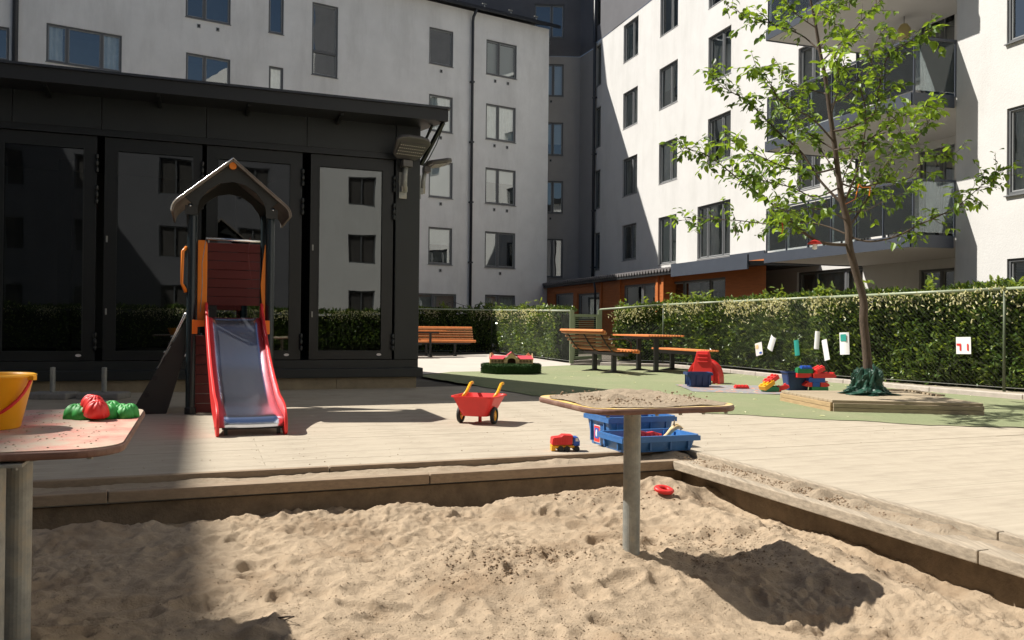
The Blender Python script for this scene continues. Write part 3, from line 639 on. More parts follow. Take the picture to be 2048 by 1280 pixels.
# fascia panels above the doors
ed = [0, sp(612), sp(410), sp(200), sp(20), sp(-200), sp(-500), LH]; ed = [s_post]+[e for e in ed[1:]]
for a, c in zip(ed[:-1], ed[1:]):
    mb = MB(); fH.box(mb, a+.004, c-.004, zD+.09, 3.86, -.3, -.012+random.uniform(-.002, .002)); mb.build('fascia_panel', 'pav', PV, world=True)
mb = MB(); fH.box(mb, s_post, LH, zD, zD+.05, -.1, .012); fH.box(mb, s_post, LH, zD+.051, zD+.089, -.1, -.02); mb.build('head_rail', 'pavfr', PV, world=True)
doors = [(622, 787, 637, 765), (410, 605, 433, 582), (203, 402, 230, 387), (8, 195, 5, 167)]
doors = [(620, 787, 637, 766), (411, 604, 433, 581), (206, 403, 231, 386), (-20, 192, 3, 166), (-230, -30, -200, -50), (-480, -240, -450, -270)]
for i, (x0, x1, g0, g1) in enumerate(doors):
    a, c = sorted((sp(x0), sp(x1))); ga, gc = sorted((sp(g0), sp(g1)))
    zt = zD-.16; zb = zS1+.12
    mb = MB(); e = .004
    fH.box(mb, a+e, ga, zS1+.01, zD-.005, -.09, -.03); fH.box(mb, gc, c-e, zS1+.01, zD-.005, -.09, -.03)
    fH.box(mb, ga, gc, zS1+.01, zb, -.09, -.03); fH.box(mb, ga, gc, zt, zD-.005, -.09, -.03)
    d = mb.build('glass_door', 'pavfr', PV, world=True)
    MB().quad(fH.P(ga-.01, zb-.01, -.06), fH.P(gc+.01, zb-.01, -.06), fH.P(gc+.01, zt+.01, -.06), fH.P(ga-.01, zt+.01, -.06)).build('pane', 'pavglass', d, world=True)
    mb = MB()
    for (q0, q1, r0, r1) in ((ga, ga+.012, zb, zt), (gc-.012, gc, zb, zt), (ga+.012, gc-.012, zb, zb+.012), (ga+.012, gc-.012, zt-.012, zt)): fH.box(mb, q0, q1, r0, r1, -.03, -.022)
    mb.build('glazing_bead', 'pav', d, world=True)
    for zc in (zD-.35, zD-.75, zS1+.25):
        mb = MB(); hx = a-.0
        for kk in (-.085, 0, .085): mb.lathe([(.0, -.033), (.02, -.033), (.024, -.02), (.024, .02), (.02, .033), (0, .033)], 8, fH.P(hx, zc+kk, .005))
        mb.tube([fH.P(hx, zc-.12, .005), fH.P(hx, zc+.12, .005)], .012, 6); mb.build('hinge', 'pavfr' if i else 'pav', d, world=True, smooth=True)
    for zk in (1.93, 1.0):
        mb = MB(); fH.box(mb, c-.05, c-.03, zk, zk+.08, -.03, -.015); mb.build('key_plate', 'steel', d, world=True)
    if i != 1 or True:
        sO, zO = (a+.19), zb-.045; P_ = []
        for k in range(16): an = 2*math.pi*k/16; P_.append(fH.P(sO+.035*math.cos(an), zO+.018*math.sin(an), -.0285))
        MB().poly(P_).build('oval_sticker', 'stick', d, world=True)
mb = MB()
ins = [fH.P(0, -.1, -.3), fH.P(LH, -.1, -.3), fH.P(LH, -.1, -5.5), fH.P(0, -.1, -.3)+W_*6.3]
for i in range(1, 4): a, c = ins[i], ins[(i+1) % 4]; mb.quad(a, c, c+Z*3.96, a+Z*3.96)
mb.quad(*[p+Z*.5 for p in ins])
mb.build('wall', 'pav', PV, world=True)
# inside: pale columns and curtain shapes so the room is not empty
for s_ in (2.2, 5.0, 8.2):
    mb = MB(); fH.box(mb, s_, s_+.2, .4, 3.6, -4.0, -3.8); mb.build('inner_column', 'pavin', PV, world=True)
# roof slab following the skewed side
cr = [fH.P(-.27, 0, .5), fH.P(LH+.4, 0, .5), fH.P(LH+.4, 0, -6), fH.P(-.27, 0, .5)+W_*8.2]
zr1 = EYE+(fH.at(888, 218, .5)[1]-EYE); zr0 = zr1-.17
mb = MB(); mb.hexa([Vector((p.x, p.y, zr0)) for p in cr]+[Vector((p.x, p.y, zr1)) for p in cr]); rfP = mb.build('roof', 'roofmetal', PV, world=True)
mb = MB(); fH.box(mb, -.3, LH+.45, zr1, zr1+.03, .42, .53); mb.build('drip_edge', 'pipe', rfP, world=True)
for px in (100, 320, 495, 675):         # brackets under the eave
    s_ = sp(px); mb = MB(); mb.prism([(0, 0), (.40, 0), (.40, -.03), (0, -.07)], fH.n, Z, fH.d, fH.P(s_, zr0-.002, 0), .04); mb.build('bracket', 'pavfr', PV, world=True)
mb = MB(); a = fH.P(-.02, 3.25, -.05)
mb.bar(a, fH.P(-.22, zr0-.0, .42), .045, .05); mb.bar(fH.P(-.02, 3.45, -.1), fH.P(-.12, zr0-.0, .2), .025, .03); mb.build('corner_strut', 'pavfr', PV, world=True)
mb = MB(); mb.tube([fH.P(-.25, 3.75, .3), fH.P(-.17, 3.5, .25), fH.P(-.09, 3.3, .12), fH.P(-.04, 3.22, .03)], .008, 5); mb.build('cable', 'black', PV, world=True)
# LED luminaires on the corner post
def led_lamp(loc, rz, tilt, label):
    t = thing('area_light', loc, rz, label, 'lamp', 'LED area lamps on the pavilion corner')
    ct, st = math.cos(tilt), math.sin(tilt); ay = Vector((0, ct, st)); az = Vector((0, -st, ct)); ax = Vector((1, 0, 0)); o = Vector((0, .10, .42))
    out = [(-.13, 0), (-.20, .06), (-.245, .30), (-.20, .36), (-.10, .385), (.10, .385), (.20, .36), (.245, .30), (.20, .06), (.13, 0)]
    MB().prism(out, ax, ay, az, o, .055).build('housing', 'lampgrey', t, bevel=.018)
    mb = MB(); mb.box(o+ay*.19-az*.004, (.36, .20, .012), 0, (ax, ay, az)); ln = mb.build('light_panel', 'lampgrey', t)
    mb = MB()
    for i in range(12):
        for j in range(4): mb.lathe([(.011, -.012), (.007, -.018), (0, -.02)], 6, o+ay*(.11+.05*j)+ax*(-.165+.03*i))
    tag(mb.build('led_lens', 'led', ln), kind='stuff')
    MB().box((0, .12, .37), (.14, .10, .09)).build('neck', 'lampgrey', t, bevel=.01)
    MB().tube([(0, .10, .36), (0, .075, .20), (0, .07, .02)], .033, 10).build('arm', 'steel', t, smooth=True)
    MB().box((0, .012, .10), (.11, .024, .34)).build('wall_plate', 'steel', t)
    MB().box((0, .05, .05), (.09, .06, .08)).build('clamp', 'steel', t, bevel=.01)
    return t
# local +y points out of the wall
rzF = math.atan2(fH.n.y, fH.n.x)-math.pi/2
led_lamp(fH.P(sp(803)+.0, 2.80, .002), rzF+.22, R(38), 'grey LED area lamp facing forward under the pavilion eave').scale = (1.1, 1.1, 1.1)
led_lamp(fH.P(-.002, 2.82, -.12)+Vector((0.0, 0, 0)), math.atan2(U.y, U.x)-math.pi/2, R(10), 'grey LED area lamp seen edge-on, pointing right from the pavilion corner')
# bollards in the shade
for px, lab in ((105, 'shaded short steel post farther left by the pavilion'), (208, 'short steel post catching light, nearer the slide tower')):
    p = gp(px, 796); t = thing('bollard', p, 0, lab, 'bollard', 'short posts before the pavilion'); MB().lathe([(0, .37), (.028, .365), (.03, .35), (.03, 0)], 12).build('post', 'steel', t, smooth=True)
    MB().box((0, 0, .03), (.5, .35, .08)).build('base_block', 'stone', t, bevel=.02)

# ================================================================ SANDBOX
def beam_run(p0, p1, w_, h_, m, parent, n, name='beam'):
    for k in range(n):
        a = p0.lerp(p1, k/n); c = p0.lerp(p1, (k+1)/n); d = (c-a).normalized()*.003
        MB().bar(a+d, c-d, w_, h_).build(name, m, parent, world=True, bevel=.006)
SB = thing('sandbox_frame', uv(IU, IV), 0, 'weathered timber frame of the sandbox with a sand-strewn ledge', 'sandbox')
# outer boards stand 35 mm proud of the deck
beam_run(uv(SU-.3, OV-.025, -.03), uv(OU-.05, OV-.025, -.03), .05, .13, 'beam', SB, 3, 'outer_beam')
beam_run(uv(OU-.025, OV, -.03), uv(OU-.025, SV-.3, -.03), .05, .13, 'beam2', SB, 3, 'outer_beam')
# inner boards, overhanging the pit
beam_run(uv(SU, IV+.035, -.023), uv(IU+.07, IV+.035, -.023), .07, .06, 'beam', SB, 4, 'inner_beam')
beam_run(uv(IU+.035, IV, -.022), uv(IU+.035, SV, -.022), .07, .058, 'beam2', SB, 3, 'inner_beam')
# ledge boards and pit lining
MB().hexa([uv(SU, IV+.07, -.04), uv(OU-.05, IV+.07, -.04), uv(OU-.05, OV-.05, -.04), uv(SU, OV-.05, -.04), uv(SU, IV+.07, -.012), uv(OU-.05, IV+.07, -.012), uv(OU-.05, OV-.05, -.012), uv(SU, OV-.05, -.012)]).build('ledge_board', 'beam', SB, world=True)
MB().hexa([uv(IU+.07, SV, -.04), uv(OU-.05, SV, -.04), uv(OU-.05, IV+.07, -.04), uv(IU+.07, IV+.07, -.04), uv(IU+.07, SV, -.012), uv(OU-.05, SV, -.012), uv(OU-.05, IV+.07, -.012), uv(IU+.07, IV+.07, -.012)]).build('ledge_board', 'beam2', SB, world=True)
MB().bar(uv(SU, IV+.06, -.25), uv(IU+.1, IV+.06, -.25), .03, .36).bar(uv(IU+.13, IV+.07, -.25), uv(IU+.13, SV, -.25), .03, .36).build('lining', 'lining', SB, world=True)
MB().bar(uv(SU-.1, SV-.4, -.2), uv(SU-.1, OV, -.2), .1, .46).bar(uv(SU-.1, SV-.35, -.2), uv(OU, SV-.35, -.2), .1, .46).build('near_beam', 'beam2', SB, world=True)
# sand surface
ua = np.concatenate([np.arange(SU-.05, -1.7, .04), np.arange(-1.7, IU+.12, .0095)]); va = np.concatenate([np.arange(SV-.3, 1.5, .04), np.arange(1.5, IV+.045, .0095)])
UU, VV = np.meshgrid(ua, va, indexing='ij'); X = UU*U.x+VV*V.x; Y = UU*U.y+VV*V.y
def sand_h(X, Y):
    UU = X*U.x+Y*U.y; VV = X*V.x+Y*V.y
    H = -.165+.030*fbm(X, Y, 1.1, 3, 1)+.022*fbm(X, Y, 3.2, 3, 2)
    H += .024*(1-np.abs(fbm(X, Y, 5.0, 3, 3)))**2-.012+.012*fbm(X, Y, 12, 3, 4)+.007*fbm(X, Y, 30, 3, 5)+.006*(np.abs(fbm(X, Y, 9, 4, 15, .7)))
    g = lambda x, y, sx, sy, h: h*np.exp(-((X-x)/sx)**2-((Y-y)/sy)**2)
    H += g(.53, 3.66, .34, .28, .055)+g(-1.45, 2.35, .35, .4, .17)+g(1.25, 3.2, .55, .35, -.085)+g(.1, 3.6, .5, .25, .03)
    H += g(-1.0, 2.0, .5, .3, .03)
    dw = IV-VV; H += -.05*np.exp(-(dw/.13)**2)*(1+.5*fbm(X, Y, 2.5, 2, 8))+(.035+.05*fbm(X, Y, 2.8, 3, 28))*np.exp(-((dw-.30)/.16)**2)
    dr = IU-UU; H += -.06*np.exp(-(dr/.16)**2)+.03*np.exp(-((dr-.32)/.16)**2)*(1+.6*fbm(X, Y, 2.5, 2, 9))
    H += .05*np.exp(-(((UU-IU+.2)/.3)**2+((VV-IV+.35)/.25)**2))
    rr = np.random.default_rng(5)
    for k in range(260):               # footprints and scooped hollows with a raised rim
        cu = rr.uniform(-1.4, IU); cv = rr.uniform(1.4, IV); cx = cu*U.x+cv*V.x; cy = cu*U.y+cv*V.y
        a = rr.uniform(0, 3.14); L = rr.uniform(.06, .14); Wd = L*rr.uniform(.4, .7); dep = rr.uniform(.008, .026)
        m_ = (np.abs(X-cx) < .35) & (np.abs(Y-cy) < .35)
        if not m_.any(): continue
        xx = X[m_]-cx; yy = Y[m_]-cy; q = np.sqrt(((xx*math.cos(a)+yy*math.sin(a))/L)**2+((-xx*math.sin(a)+yy*math.cos(a))/Wd)**2)
        H[m_] += -dep*np.exp(-(q**4))+dep*.45*np.exp(-((q-1.25)/.28)**2)
    H += .0045*np.abs(fbm(X, Y, 55, 3, 19, .6))+.010*np.clip(fbm(X, Y, 18, 2, 20)-.25, 0, 1)
    rough = np.clip(fbm(X, Y, 1.6, 2, 21)*2.6-.25, 0, 1)    # crumbly, freshly dug areas
    H += rough*(.022*np.abs(fbm(X, Y, 24, 2, 22))+.010*fbm(X, Y, 50, 2, 23))
    return H
HH = sand_h(X, Y)
sandO = struct(grid_mesh('sand', X, Y, HH, 'sand'))
def sand_z(x, y):
    return float(sand_h(np.array([[x]]), np.array([[y]]))[0, 0])
# loose clods (damp) on the sand
def clods(spec, seed=3):
    rr = np.random.default_rng(seed); xs = []; ys = []; rs = []
    for cx, cy, sx, sy, n, r0, r1 in spec:
        x = cx+rr.normal(0, sx, n); y = cy+rr.normal(0, sy, n); u_ = x*U.x+y*U.y; v_ = x*V.x+y*V.y
        k = (u_ < IU-.04) & (v_ < IV-.03); xs.append(x[k]); ys.append(y[k]); rs.append(rr.uniform(r0, r1, n)[k])
    x = np.concatenate(xs); y = np.concatenate(ys); r = np.concatenate(rs); h = sand_h(x[:, None], y[:, None])[:, 0]
    return x, y, h, r
def clod_mesh(name, x, y, h, r, m, seed=1, parent=None, label=None):
    t = (1+5**.5)/2
    iv = np.array([(-1, t, 0), (1, t, 0), (-1, -t, 0), (1, -t, 0), (0, -1, t), (0, 1, t), (0, -1, -t), (0, 1, -t), (t, 0, -1), (t, 0, 1), (-t, 0, -1), (-t, 0, 1)])/1.9
    fi = [(0, 11, 5), (0, 5, 1), (0, 1, 7), (0, 7, 10), (0, 10, 11), (1, 5, 9), (5, 11, 4), (11, 10, 2), (10, 7, 6), (7, 1, 8), (3, 9, 4), (3, 4, 2), (3, 2, 6), (3, 6, 8), (3, 8, 9), (4, 9, 5), (2, 4, 11), (6, 2, 10), (8, 6, 7), (9, 8, 1)]
    rr = np.random.default_rng(seed); n = len(x); P = iv[None]*r[:, None, None]*rr.uniform(.6, 1.3, (n, 12, 1))*np.array([1, 1, .75])
    P = P+np.stack([x, y, h+r*.25], -1)[:, None, :]
    fs = (np.array(fi)[None]+(np.arange(n)*12)[:, None, None]).reshape(-1, 3)
    me = bpy.data.meshes.new(name); me.from_pydata(P.reshape(-1, 3).tolist(), [], fs.tolist()); me.materials.append(M[m])
    me.polygons.foreach_set('use_smooth', [True]*len(me.polygons))
    o = bpy.data.objects.new(name, me); C.objects.link(o); o['kind'] = 'stuff'
    if label: o['label'] = label; o['category'] = 'sand'
    if parent:
        o.parent = parent
        if parent.parent is None: o.matrix_parent_inverse = Matrix.LocRotScale(parent.location, parent.rotation_euler, parent.scale).inverted()
    return o
g1, g2, g3, g4 = gp(1060, 1120, -.14), gp(1380, 1080, -.15), gp(1260, 1010, -.16), gp(980, 1150, -.14)
x, y, h, r = clods([(g1.x, g1.y, .16, .12, 300, .002, .008), (g2.x, g2.y, .25, .1, 150, .002, .007), (g4.x, g4.y, .15, .08, 150, .002, .007), (g3.x, g3.y, .3, .1, 150, .003, .008), (1.9, 3.9, .3, .25, 160, .003, .008)], 3)
clod_mesh('sand_clods', x, y, h, r, 'damp', label='darker damp sand clods crumbled over the sandbox')
x, y, h, r = clods([(.6, 3.5, 1.3, .8, 6000, .001, .0035), (-.3, 3.0, .8, .6, 2500, .001, .004), (1.0, 4.0, .3, .15, 700, .002, .006), (-.1, 3.9, .4, .12, 400, .0015, .0045), (.2, 2.9, .3, .15, 400, .0015, .0045)], 8)
clod_mesh('sand_crumbs', x, y, h, r, 'sand', label='small dry crumbs of sand and grit scattered in the sandbox')
# sand on the ledge
def strip_sand(u0, u1, v0, v1, seed, lumps, along):
    st = .014; a = np.arange(u0, u1, st); c = np.arange(v0, v1, st); UU, VV = np.meshgrid(a, c, indexing='ij'); X = UU*U.x+VV*V.x; Y = UU*U.y+VV*V.y
    H = -.016+.020*fbm(X, Y, 2.2, 3, seed)+.010*np.abs(fbm(X, Y, 9, 3, seed+1))+.004*fbm(X, Y, 35, 2, seed+2)
    e = (VV-v0)/(v1-v0) if along == 'u' else (UU-u0)/(u1-u0)
    H += .012*np.exp(-((1-e)/.35)**2)-.012*np.exp(-(e/.08)**2)
    for (lu, lv, s_, hh) in lumps: H += hh*np.exp(-(((UU-lu)/s_)**2+((VV-lv)/(s_*.6))**2))*(1+.5*fbm(X, Y, 18, 2, seed+7))
    return struct(grid_mesh('spilled_sand', X, Y, H, 'sand_fine'))
strip_sand(-2.2, OU-.05, IV+.072, OV-.051, 31, [(2.3, 5.1, .12, .03), (3.15, 5.1, .12, .04), (1.2, 5.05, .2, .015), (2.0, 5.1, .1, .02)], 'u')
strip_sand(IU+.072, OU-.051, .4, IV+.071, 41, [(3.2, 4.7, .12, .04), (3.2, 3.9, .10, .05), (3.17, 3.65, .10, .06), (3.2, 3.45, .08, .04), (3.22, 2.9, .08, .02)], 'v')
rr = np.random.default_rng(4); n = 500; uu = rr.uniform(IU+.09, OU-.07, n); vv = np.concatenate([rr.normal(3.7, .22, 300), rr.normal(4.6, .25, 200)])
clod_mesh('sand_clods', uu*U.x+vv*V.x, uu*U.y+vv*V.y, np.full(n, .0)+.01*rr.random(n), rr.uniform(.002, .007, n), 'damp', 9, label='brown sand clods heaped on the right-hand ledge of the sandbox')
# grit on deck
n = 700; uu = rr.uniform(-2.5, 6, n); vv = rr.uniform(OV+.02, 9, n)
clod_mesh('grit', uu*U.x+vv*V.x, uu*U.y+vv*V.y, np.full(n, .001), rr.uniform(.001, .004, n), 'sand_fine', 10, label='dry grit and crumbs of sand strewn on the deck boards')
n = 90; uu = rr.uniform(0, 6, n); vv = rr.uniform(OV+.02, 8.5, n)
clod_mesh('grit', uu*U.x+vv*V.x, uu*U.y+vv*V.y, np.full(n, .001), rr.uniform(.0015, .005, n), 'damp', 12, label='dark pebbles and litter specks strewn on the deck boards')

# ---- play tables
TZ = .583
def table(name, c, w_, d_, posts, mtop, label, zbase):
    t = thing(name, (c.x, c.y, 0), A_, label, 'play table')
    X_, Y_ = Vector((1, 0, 0)), Vector((0, 1, 0))
    MB().prism(rrect(w_, d_, .13, 8), X_, Y_, Z, (0, 0, TZ-.024), .024, 0).build('tabletop', 'edge', t, bevel=.009, segs=3)
    MB().prism(rrect(w_-.012, d_-.012, .126, 8), X_, Y_, Z, (0, 0, TZ), .0016, 0).build('top_sheet', mtop, t)
    for (pu, pv, zb) in posts:
        MB().lathe([(0, TZ-.029), (.038, TZ-.029), (.038, zb-.15)], 24, (pu, pv, 0)).build('post', 'steel', t, smooth=False)
        t_ = MB().box((pu, pv, TZ-.033), (.18, .18, .008)).build('mounting_plate', 'steel', t)
        for k in range(4):
            MB().lathe([(.008, 0), (.008, -.008), (0, -.009)], 6, (pu+(.07 if k % 2 else -.07), pv+(.07 if k > 1 else -.07), TZ-.038)).build('bolt', 'steel', t)
    for k in range(6): MB().lathe([(.009, 0), (.008, -.007), (0, -.008)], 6, (-w_*.4+w_*.8*k/5, -d_*.43, TZ-.0285)).build('bolt', 'steel', t)
    return t
pc = gp(1262, 1125, -.135)
tc = Vector((pc.x+.01, pc.y+.06, 0)); rel = (Vector((pc.x, pc.y, 0))-tc)
TB = table('play_table', tc, .71, .72, [(rel.dot(U), rel.dot(V), sand_z(pc.x, pc.y))], 'tabley', 'yellow-topped sand table on one steel post, heaped with sand', 0)
# sand heaped on the yellow table
a = np.linspace(-.347, .347, 110); XX, YY = np.meshgrid(a, a, indexing='ij'); 
q = np.maximum(np.abs(XX)/.347, np.abs(YY)/.347); rad = (np.abs(XX/.347)**4+np.abs(YY/.35)**4)**.25
H = TZ+.0005+np.clip(1-rad, 0, 1)**.5*.012+.030*np.clip(fbm(XX, YY, 4, 3, 51)+.15, 0, 1)*np.clip(1.05-rad, 0, 1)+.018*np.abs(fbm(XX, YY, 14, 3, 52))*np.clip(1.1-rad, 0, 1)
H += .03*np.exp(-(((XX+.16)/.07)**2+((YY+.12)/.05)**2))+.022*np.exp(-(((XX-.0)/.2)**2+((YY-.12)/.1)**2))
keep = (rad+.10*fbm(XX, YY, 7, 3, 53)) < .985
hs = tag(grid_mesh('sand_heap', XX, YY, H, 'sand_fine', mask=keep), 'crumbly dry sand spread over the yellow table top', 'sand', kind='stuff'); hs.location = (tc.x, tc.y, .0018); hs.rotation_euler = (0, 0, A_)
rr = np.random.default_rng(14); n = 420; xx = np.concatenate([rr.normal(-.15, .07, 160), rr.uniform(-.30, .30, 260)]); yy = np.concatenate([rr.normal(-.1, .06, 160), rr.uniform(-.28, .29, 260)])
hh = TZ+.008+.02*rr.random(n)
clod_mesh('sand_clods', tc.x+xx*U.x+yy*V.x, tc.y+xx*U.y+yy*V.y, hh, rr.uniform(.002, .006, n), 'damp', 15, label='damp brown clods on the yellow table')
# red table at left
c0 = gp(283, 900, TZ); c0 = Vector((-1.03, 2.20, 0)); cc = c0-U*.42+V*.56
p1 = Vector((-1.44, 2.43, 0)); p2 = Vector((-1.355, 2.16, 0))
TR = table('play_table', cc, .84, 1.12, [((p1-cc).dot(U), (p1-cc).dot(V), 0), ((p2-cc).dot(U), (p2-cc).dot(V), 0)], 'tabler', 'red sand-dusted table on steel posts, cut off at the left edge', 0)
rr = np.random.default_rng(24); n = 420; xx = rr.uniform(-.4, .38, n); yy = rr.uniform(-.52, .5, n)
clod_mesh('sand_crumbs', cc.x+xx*U.x+yy*V.x, cc.y+xx*U.y+yy*V.y, np.full(n, TZ+.001), rr.uniform(.001, .0035, n), 'sand_fine', 16, label='loose sand grains on the red table')
# bucket
pb = gp(-12, 860, TZ+.002)
t = thing('bucket', (pb.x-.03, pb.y+.04, TZ+.002), 0, 'yellow plastic toy bucket with a red handle on the red table', 'bucket'); t.scale = (.93, .93, .95)
MB().lathe([(0, .0), (.078, .0), (.082, .004), (.118, .165), (.126, .168), (.128, .174), (.121, .177), (.113, .172), (.078, .01), (0, .008)], 40).build('body', 'yellow', t, smooth=True)
hp_ = []
for k in range(17):
    an = math.pi*k/16; hp_.append((.128*math.cos(an), -.045*math.sin(an)-.03*math.sin(an), .165-.125*math.sin(an)))
MB().tube(hp_, .0055, 8).build('handle', 'red', t, smooth=True)
for s_ in (-1, 1): MB().box((s_*.13, 0, .165), (.02, .02, .014)).build('handle_lug', 'yellow', t)
# sand moulds
def mould(name, loc, rz, lobes, m, label, sc_=1.0, tilt=0):
    t = thing(name, loc, rz, label, 'sand mould', 'sand moulds on the red table'); mb = MB()
    gx = np.linspace(-.2, .2, 150); XX, YY = np.meshgrid(gx, gx, indexing='ij'); H = np.zeros_like(XX)
    for (x, y, r, h_) in lobes:
        d = np.clip(1-((XX-x)**2+(YY-y)**2)/r**2, 0, None); H = np.maximum(H, h_*.86*d**.38*(1+.06*np.cos(9*np.arctan2(YY-y, XX-x))))
    m0 = H > 0.0; mask = m0.copy()
    for dx in (-1, 0, 1):
        for dy in (-1, 0, 1): mask |= np.roll(np.roll(m0, dx, 0), dy, 1)
    H[m0] += .006
    o = grid_mesh('shell', XX*sc_, YY*sc_, H*sc_, m, t, mask=mask)
    sm = o.modifiers.new('solid', 'SOLIDIFY'); sm.thickness = .003
    if tilt: t.rotation_euler = (0.12, tilt, rz)
    return t
pm1 = gp(203, 841, TZ)
mould('sand_mould', Vector((pm1.x-.035, pm1.y+.06, TZ+.003)), .25, [(-.095, 0, .048, .062), (-.06, .04, .048, .07), (-.055, -.035, .046, .060), (-.01, 0, .052, .078), (.04, .03, .046, .072), (.035, -.025, .046, .062), (.08, .02, .042, .058), (.12, .005, .036, .060), (.105, -.03, .034, .05)], 'grn', 'knobbly bright green plastic sand mould on the red table', sc_=.80)
mould('sand_mould', Vector((pm1.x-.025, pm1.y+.005, TZ+.028)), -.5, [(-.05, .012, .036, .055), (-.012, .004, .040, .066), (.03, -.012, .044, .062)], 'red', 'small red plastic sand mould leaning on the green one', sc_=.85, tilt=.25)
# red ring in the sand
rd = ray(1328, 983); tt = 3.0
while EYE+rd.z*tt > sand_z(rd.x*tt, rd.y*tt)+.018: tt += .02
pr_ = Vector((rd.x*tt, rd.y*tt, sand_z(rd.x*tt, rd.y*tt)+.018))
t = thing('toy_ring', pr_, .3, 'small red plastic ring lying in the far corner of the sand', 'toy'); t.rotation_euler = (.25, .1, .3)
mb = MB(); N = 28
for k in range(N):
    an = 2*math.pi*k/N
    for j in range(10):
        b_ = 2*math.pi*j/10; r = .037+.017*math.cos(b_); mb.v.append((r*math.cos(an)*1.2, r*math.sin(an), .013*math.sin(b_)))
for k in range(N):
    for j in range(10): mb.f.append((k*10+j, ((k+1) % N)*10+j, ((k+1) % N)*10+(j+1) % 10, k*10+(j+1) % 10)); mb.m.append(0)
mb.build('ring', 'red', t, smooth=True); MB().lathe([(.058, -.012), (.062, -.008), (.05, -.004)], 24, sq=.85).build('flange', 'red', t, smooth=True)
# stick
ps = gp(572, 1228, -.13); zz = sand_z(ps.x, ps.y)
tag(MB().tube([(ps.x-.05, ps.y, zz+.006), (ps.x, ps.y+.01, zz+.012), (ps.x+.03, ps.y-.005, zz+.018), (ps.x+.0, ps.y-.02, zz+.01)], [.003, .004, .003, .002], 6).build('twig', 'bark', smooth=True), 'thin dry twig curled on the sand in front', 'twig')
ps = gp(1501, 1052, -.15); zz = sand_z(ps.x, ps.y)
tag(MB().lathe([(0, -.01), (.015, 0), (.012, .012), (0, .014)], 7, (ps.x, ps.y, zz)).build('pebble', 'stone', smooth=True), 'grey pebble in the sand right of the post', 'pebble')

# ================================================================ SLIDE TOWER
o0 = gp(380, 828)                         # front left post
TW = thing('slide_tower', (o0.x, o0.y, 0), A_, 'play tower with pitched roof and steel slide with red sides', 'play tower')
# local axes: x = U, y = V (away from the viewer), origin at the front left post
W2 = .75; X_, Y_ = Vector((1, 0, 0)), Vector((0, 1, 0))
for x in (0, W2):
    for y in (0, W2):
        MB().lathe([(0, 2.10), (.042, 2.10), (.045, 2.09), (.045, 0)], 16, (x, y, 0)).build('post', 'darkgreen', TW, smooth=True)
        MB().lathe([(.055, .0), (.055, .06), (.046, .07)], 12, (x, y, 0)).build('post_shoe', 'black', TW)
MB().box((W2/2, W2/2, .92), (W2-.1, W2+.02, .04)).build('platform', 'roofb', TW)
# gables with arch
def gable(y):
    out = [(-.52, .0), (-.50, -.02), (-.43, .02)]
    th = .62/.6
    pts = []
    apex = (.0, .50); L = .60
    outer = [(-.45, .03), (-.50, .06), (0, .475), (.50, .06), (.45, .03), (.42, -.03)]
    inner = []
    for k in range(9):
        a = math.pi*k/8; inner.append((.33*math.cos(a)*(1 if abs(math.cos(a)) > .5 else 1), .0+.285*math.sin(a)**1.25))
    P_ = [(-.42, -.03)]+[(-.46, .09), (0, .46), (.46, .09), (.42, -.03), (.335, -.03)]+inner[0:]+[(-.335, -.03)]
    mb = MB(); n = len(inner)
    # strip between the roof line and the arch
    for k in range(n):
        pass
    top = []
    for (x, z) in inner: top.append((x*1.35, .47-abs(x*1.35)*.82))
    zb = 2.05
    for k in range(n-1):
        for yy, fl in ((y, 1), (y+.022, 0)):
            q_ = [Vector((W2/2+inner[k][0], yy, zb+inner[k][1])), Vector((W2/2+inner[k+1][0], yy, zb+inner[k+1][1])), Vector((W2/2+top[k+1][0], yy, zb+top[k+1][1])), Vector((W2/2+top[k][0], yy, zb+top[k][1]))]
            mb.quad(*q_)
        a, c = inner[k], inner[k+1]
        mb.quad((W2/2+a[0], y, zb+a[1]), (W2/2+c[0], y, zb+c[1]), (W2/2+c[0], y+.022, zb+c[1]), (W2/2+a[0], y+.022, zb+a[1]))
    for s_ in (-1, 1):
        mb.box((W2/2+s_*.385, y+.011, zb-.02), (.115, .022, .09))
    mb.build('gable_board', 'roofb', TW)
gable(-.065); gable(W2+.045)
for s_ in (-1, 1):
    P_ = []; n = 14
    prof = [(0, 2.56)]+[(.0+.52*k/8, 2.56-.44*k/8*1.0) for k in range(1, 9)]
    prof += [(.548, 2.09), (.565, 2.055), (.572, 2.02), (.572, 2.0)]
    mb = MB(); y0, y1 = -.12, W2+.12; th = .02
    for k in range(len(prof)-1):
        (x0, z0), (x1, z1) = prof[k], prof[k+1]; d = Vector((x1-x0, 0, z1-z0)).normalized(); nn = Vector((-d.z, 0, d.x))*th
        p = [Vector((W2/2+s_*x0, 0, z0)), Vector((W2/2+s_*x1, 0, z1))]; q_ = [Vector((W2/2+s_*(x0-nn.x*1), 0, z0-nn.z)), Vector((W2/2+s_*(x1-nn.x), 0, z1-nn.z))]
        a, b_, c, d_ = p[0], p[1], q_[1], q_[0]
        ya, yb = Vector((0, y0, 0)), Vector((0, y1, 0))
        mb.hexa([a+ya, b_+ya, b_+yb, a+yb, d_+ya, c+ya, c+yb, d_+yb], 0)
    mb.build('roof_panel', 'ply', TW)
    mb = MB(); mb.tube([(W2/2+s_*x, y0+.0, z+.004) for x, z in prof], .006, 5); mb.build('roof_edge_trim', 'bright' if s_ < 0 else 'ply', TW, smooth=True)  # left edge in bright steel stands in for its sunlit gleam
MB().lathe([(0, .0), (.03, .0), (.036, .01), (.036, .03), (0, .03)], 12).build('ridge_cap', 'orangep', TW).matrix_local = Matrix.Translation((W2/2, -.07, 2.49)) @ Matrix.Rotation(R(90), 4, 'X')
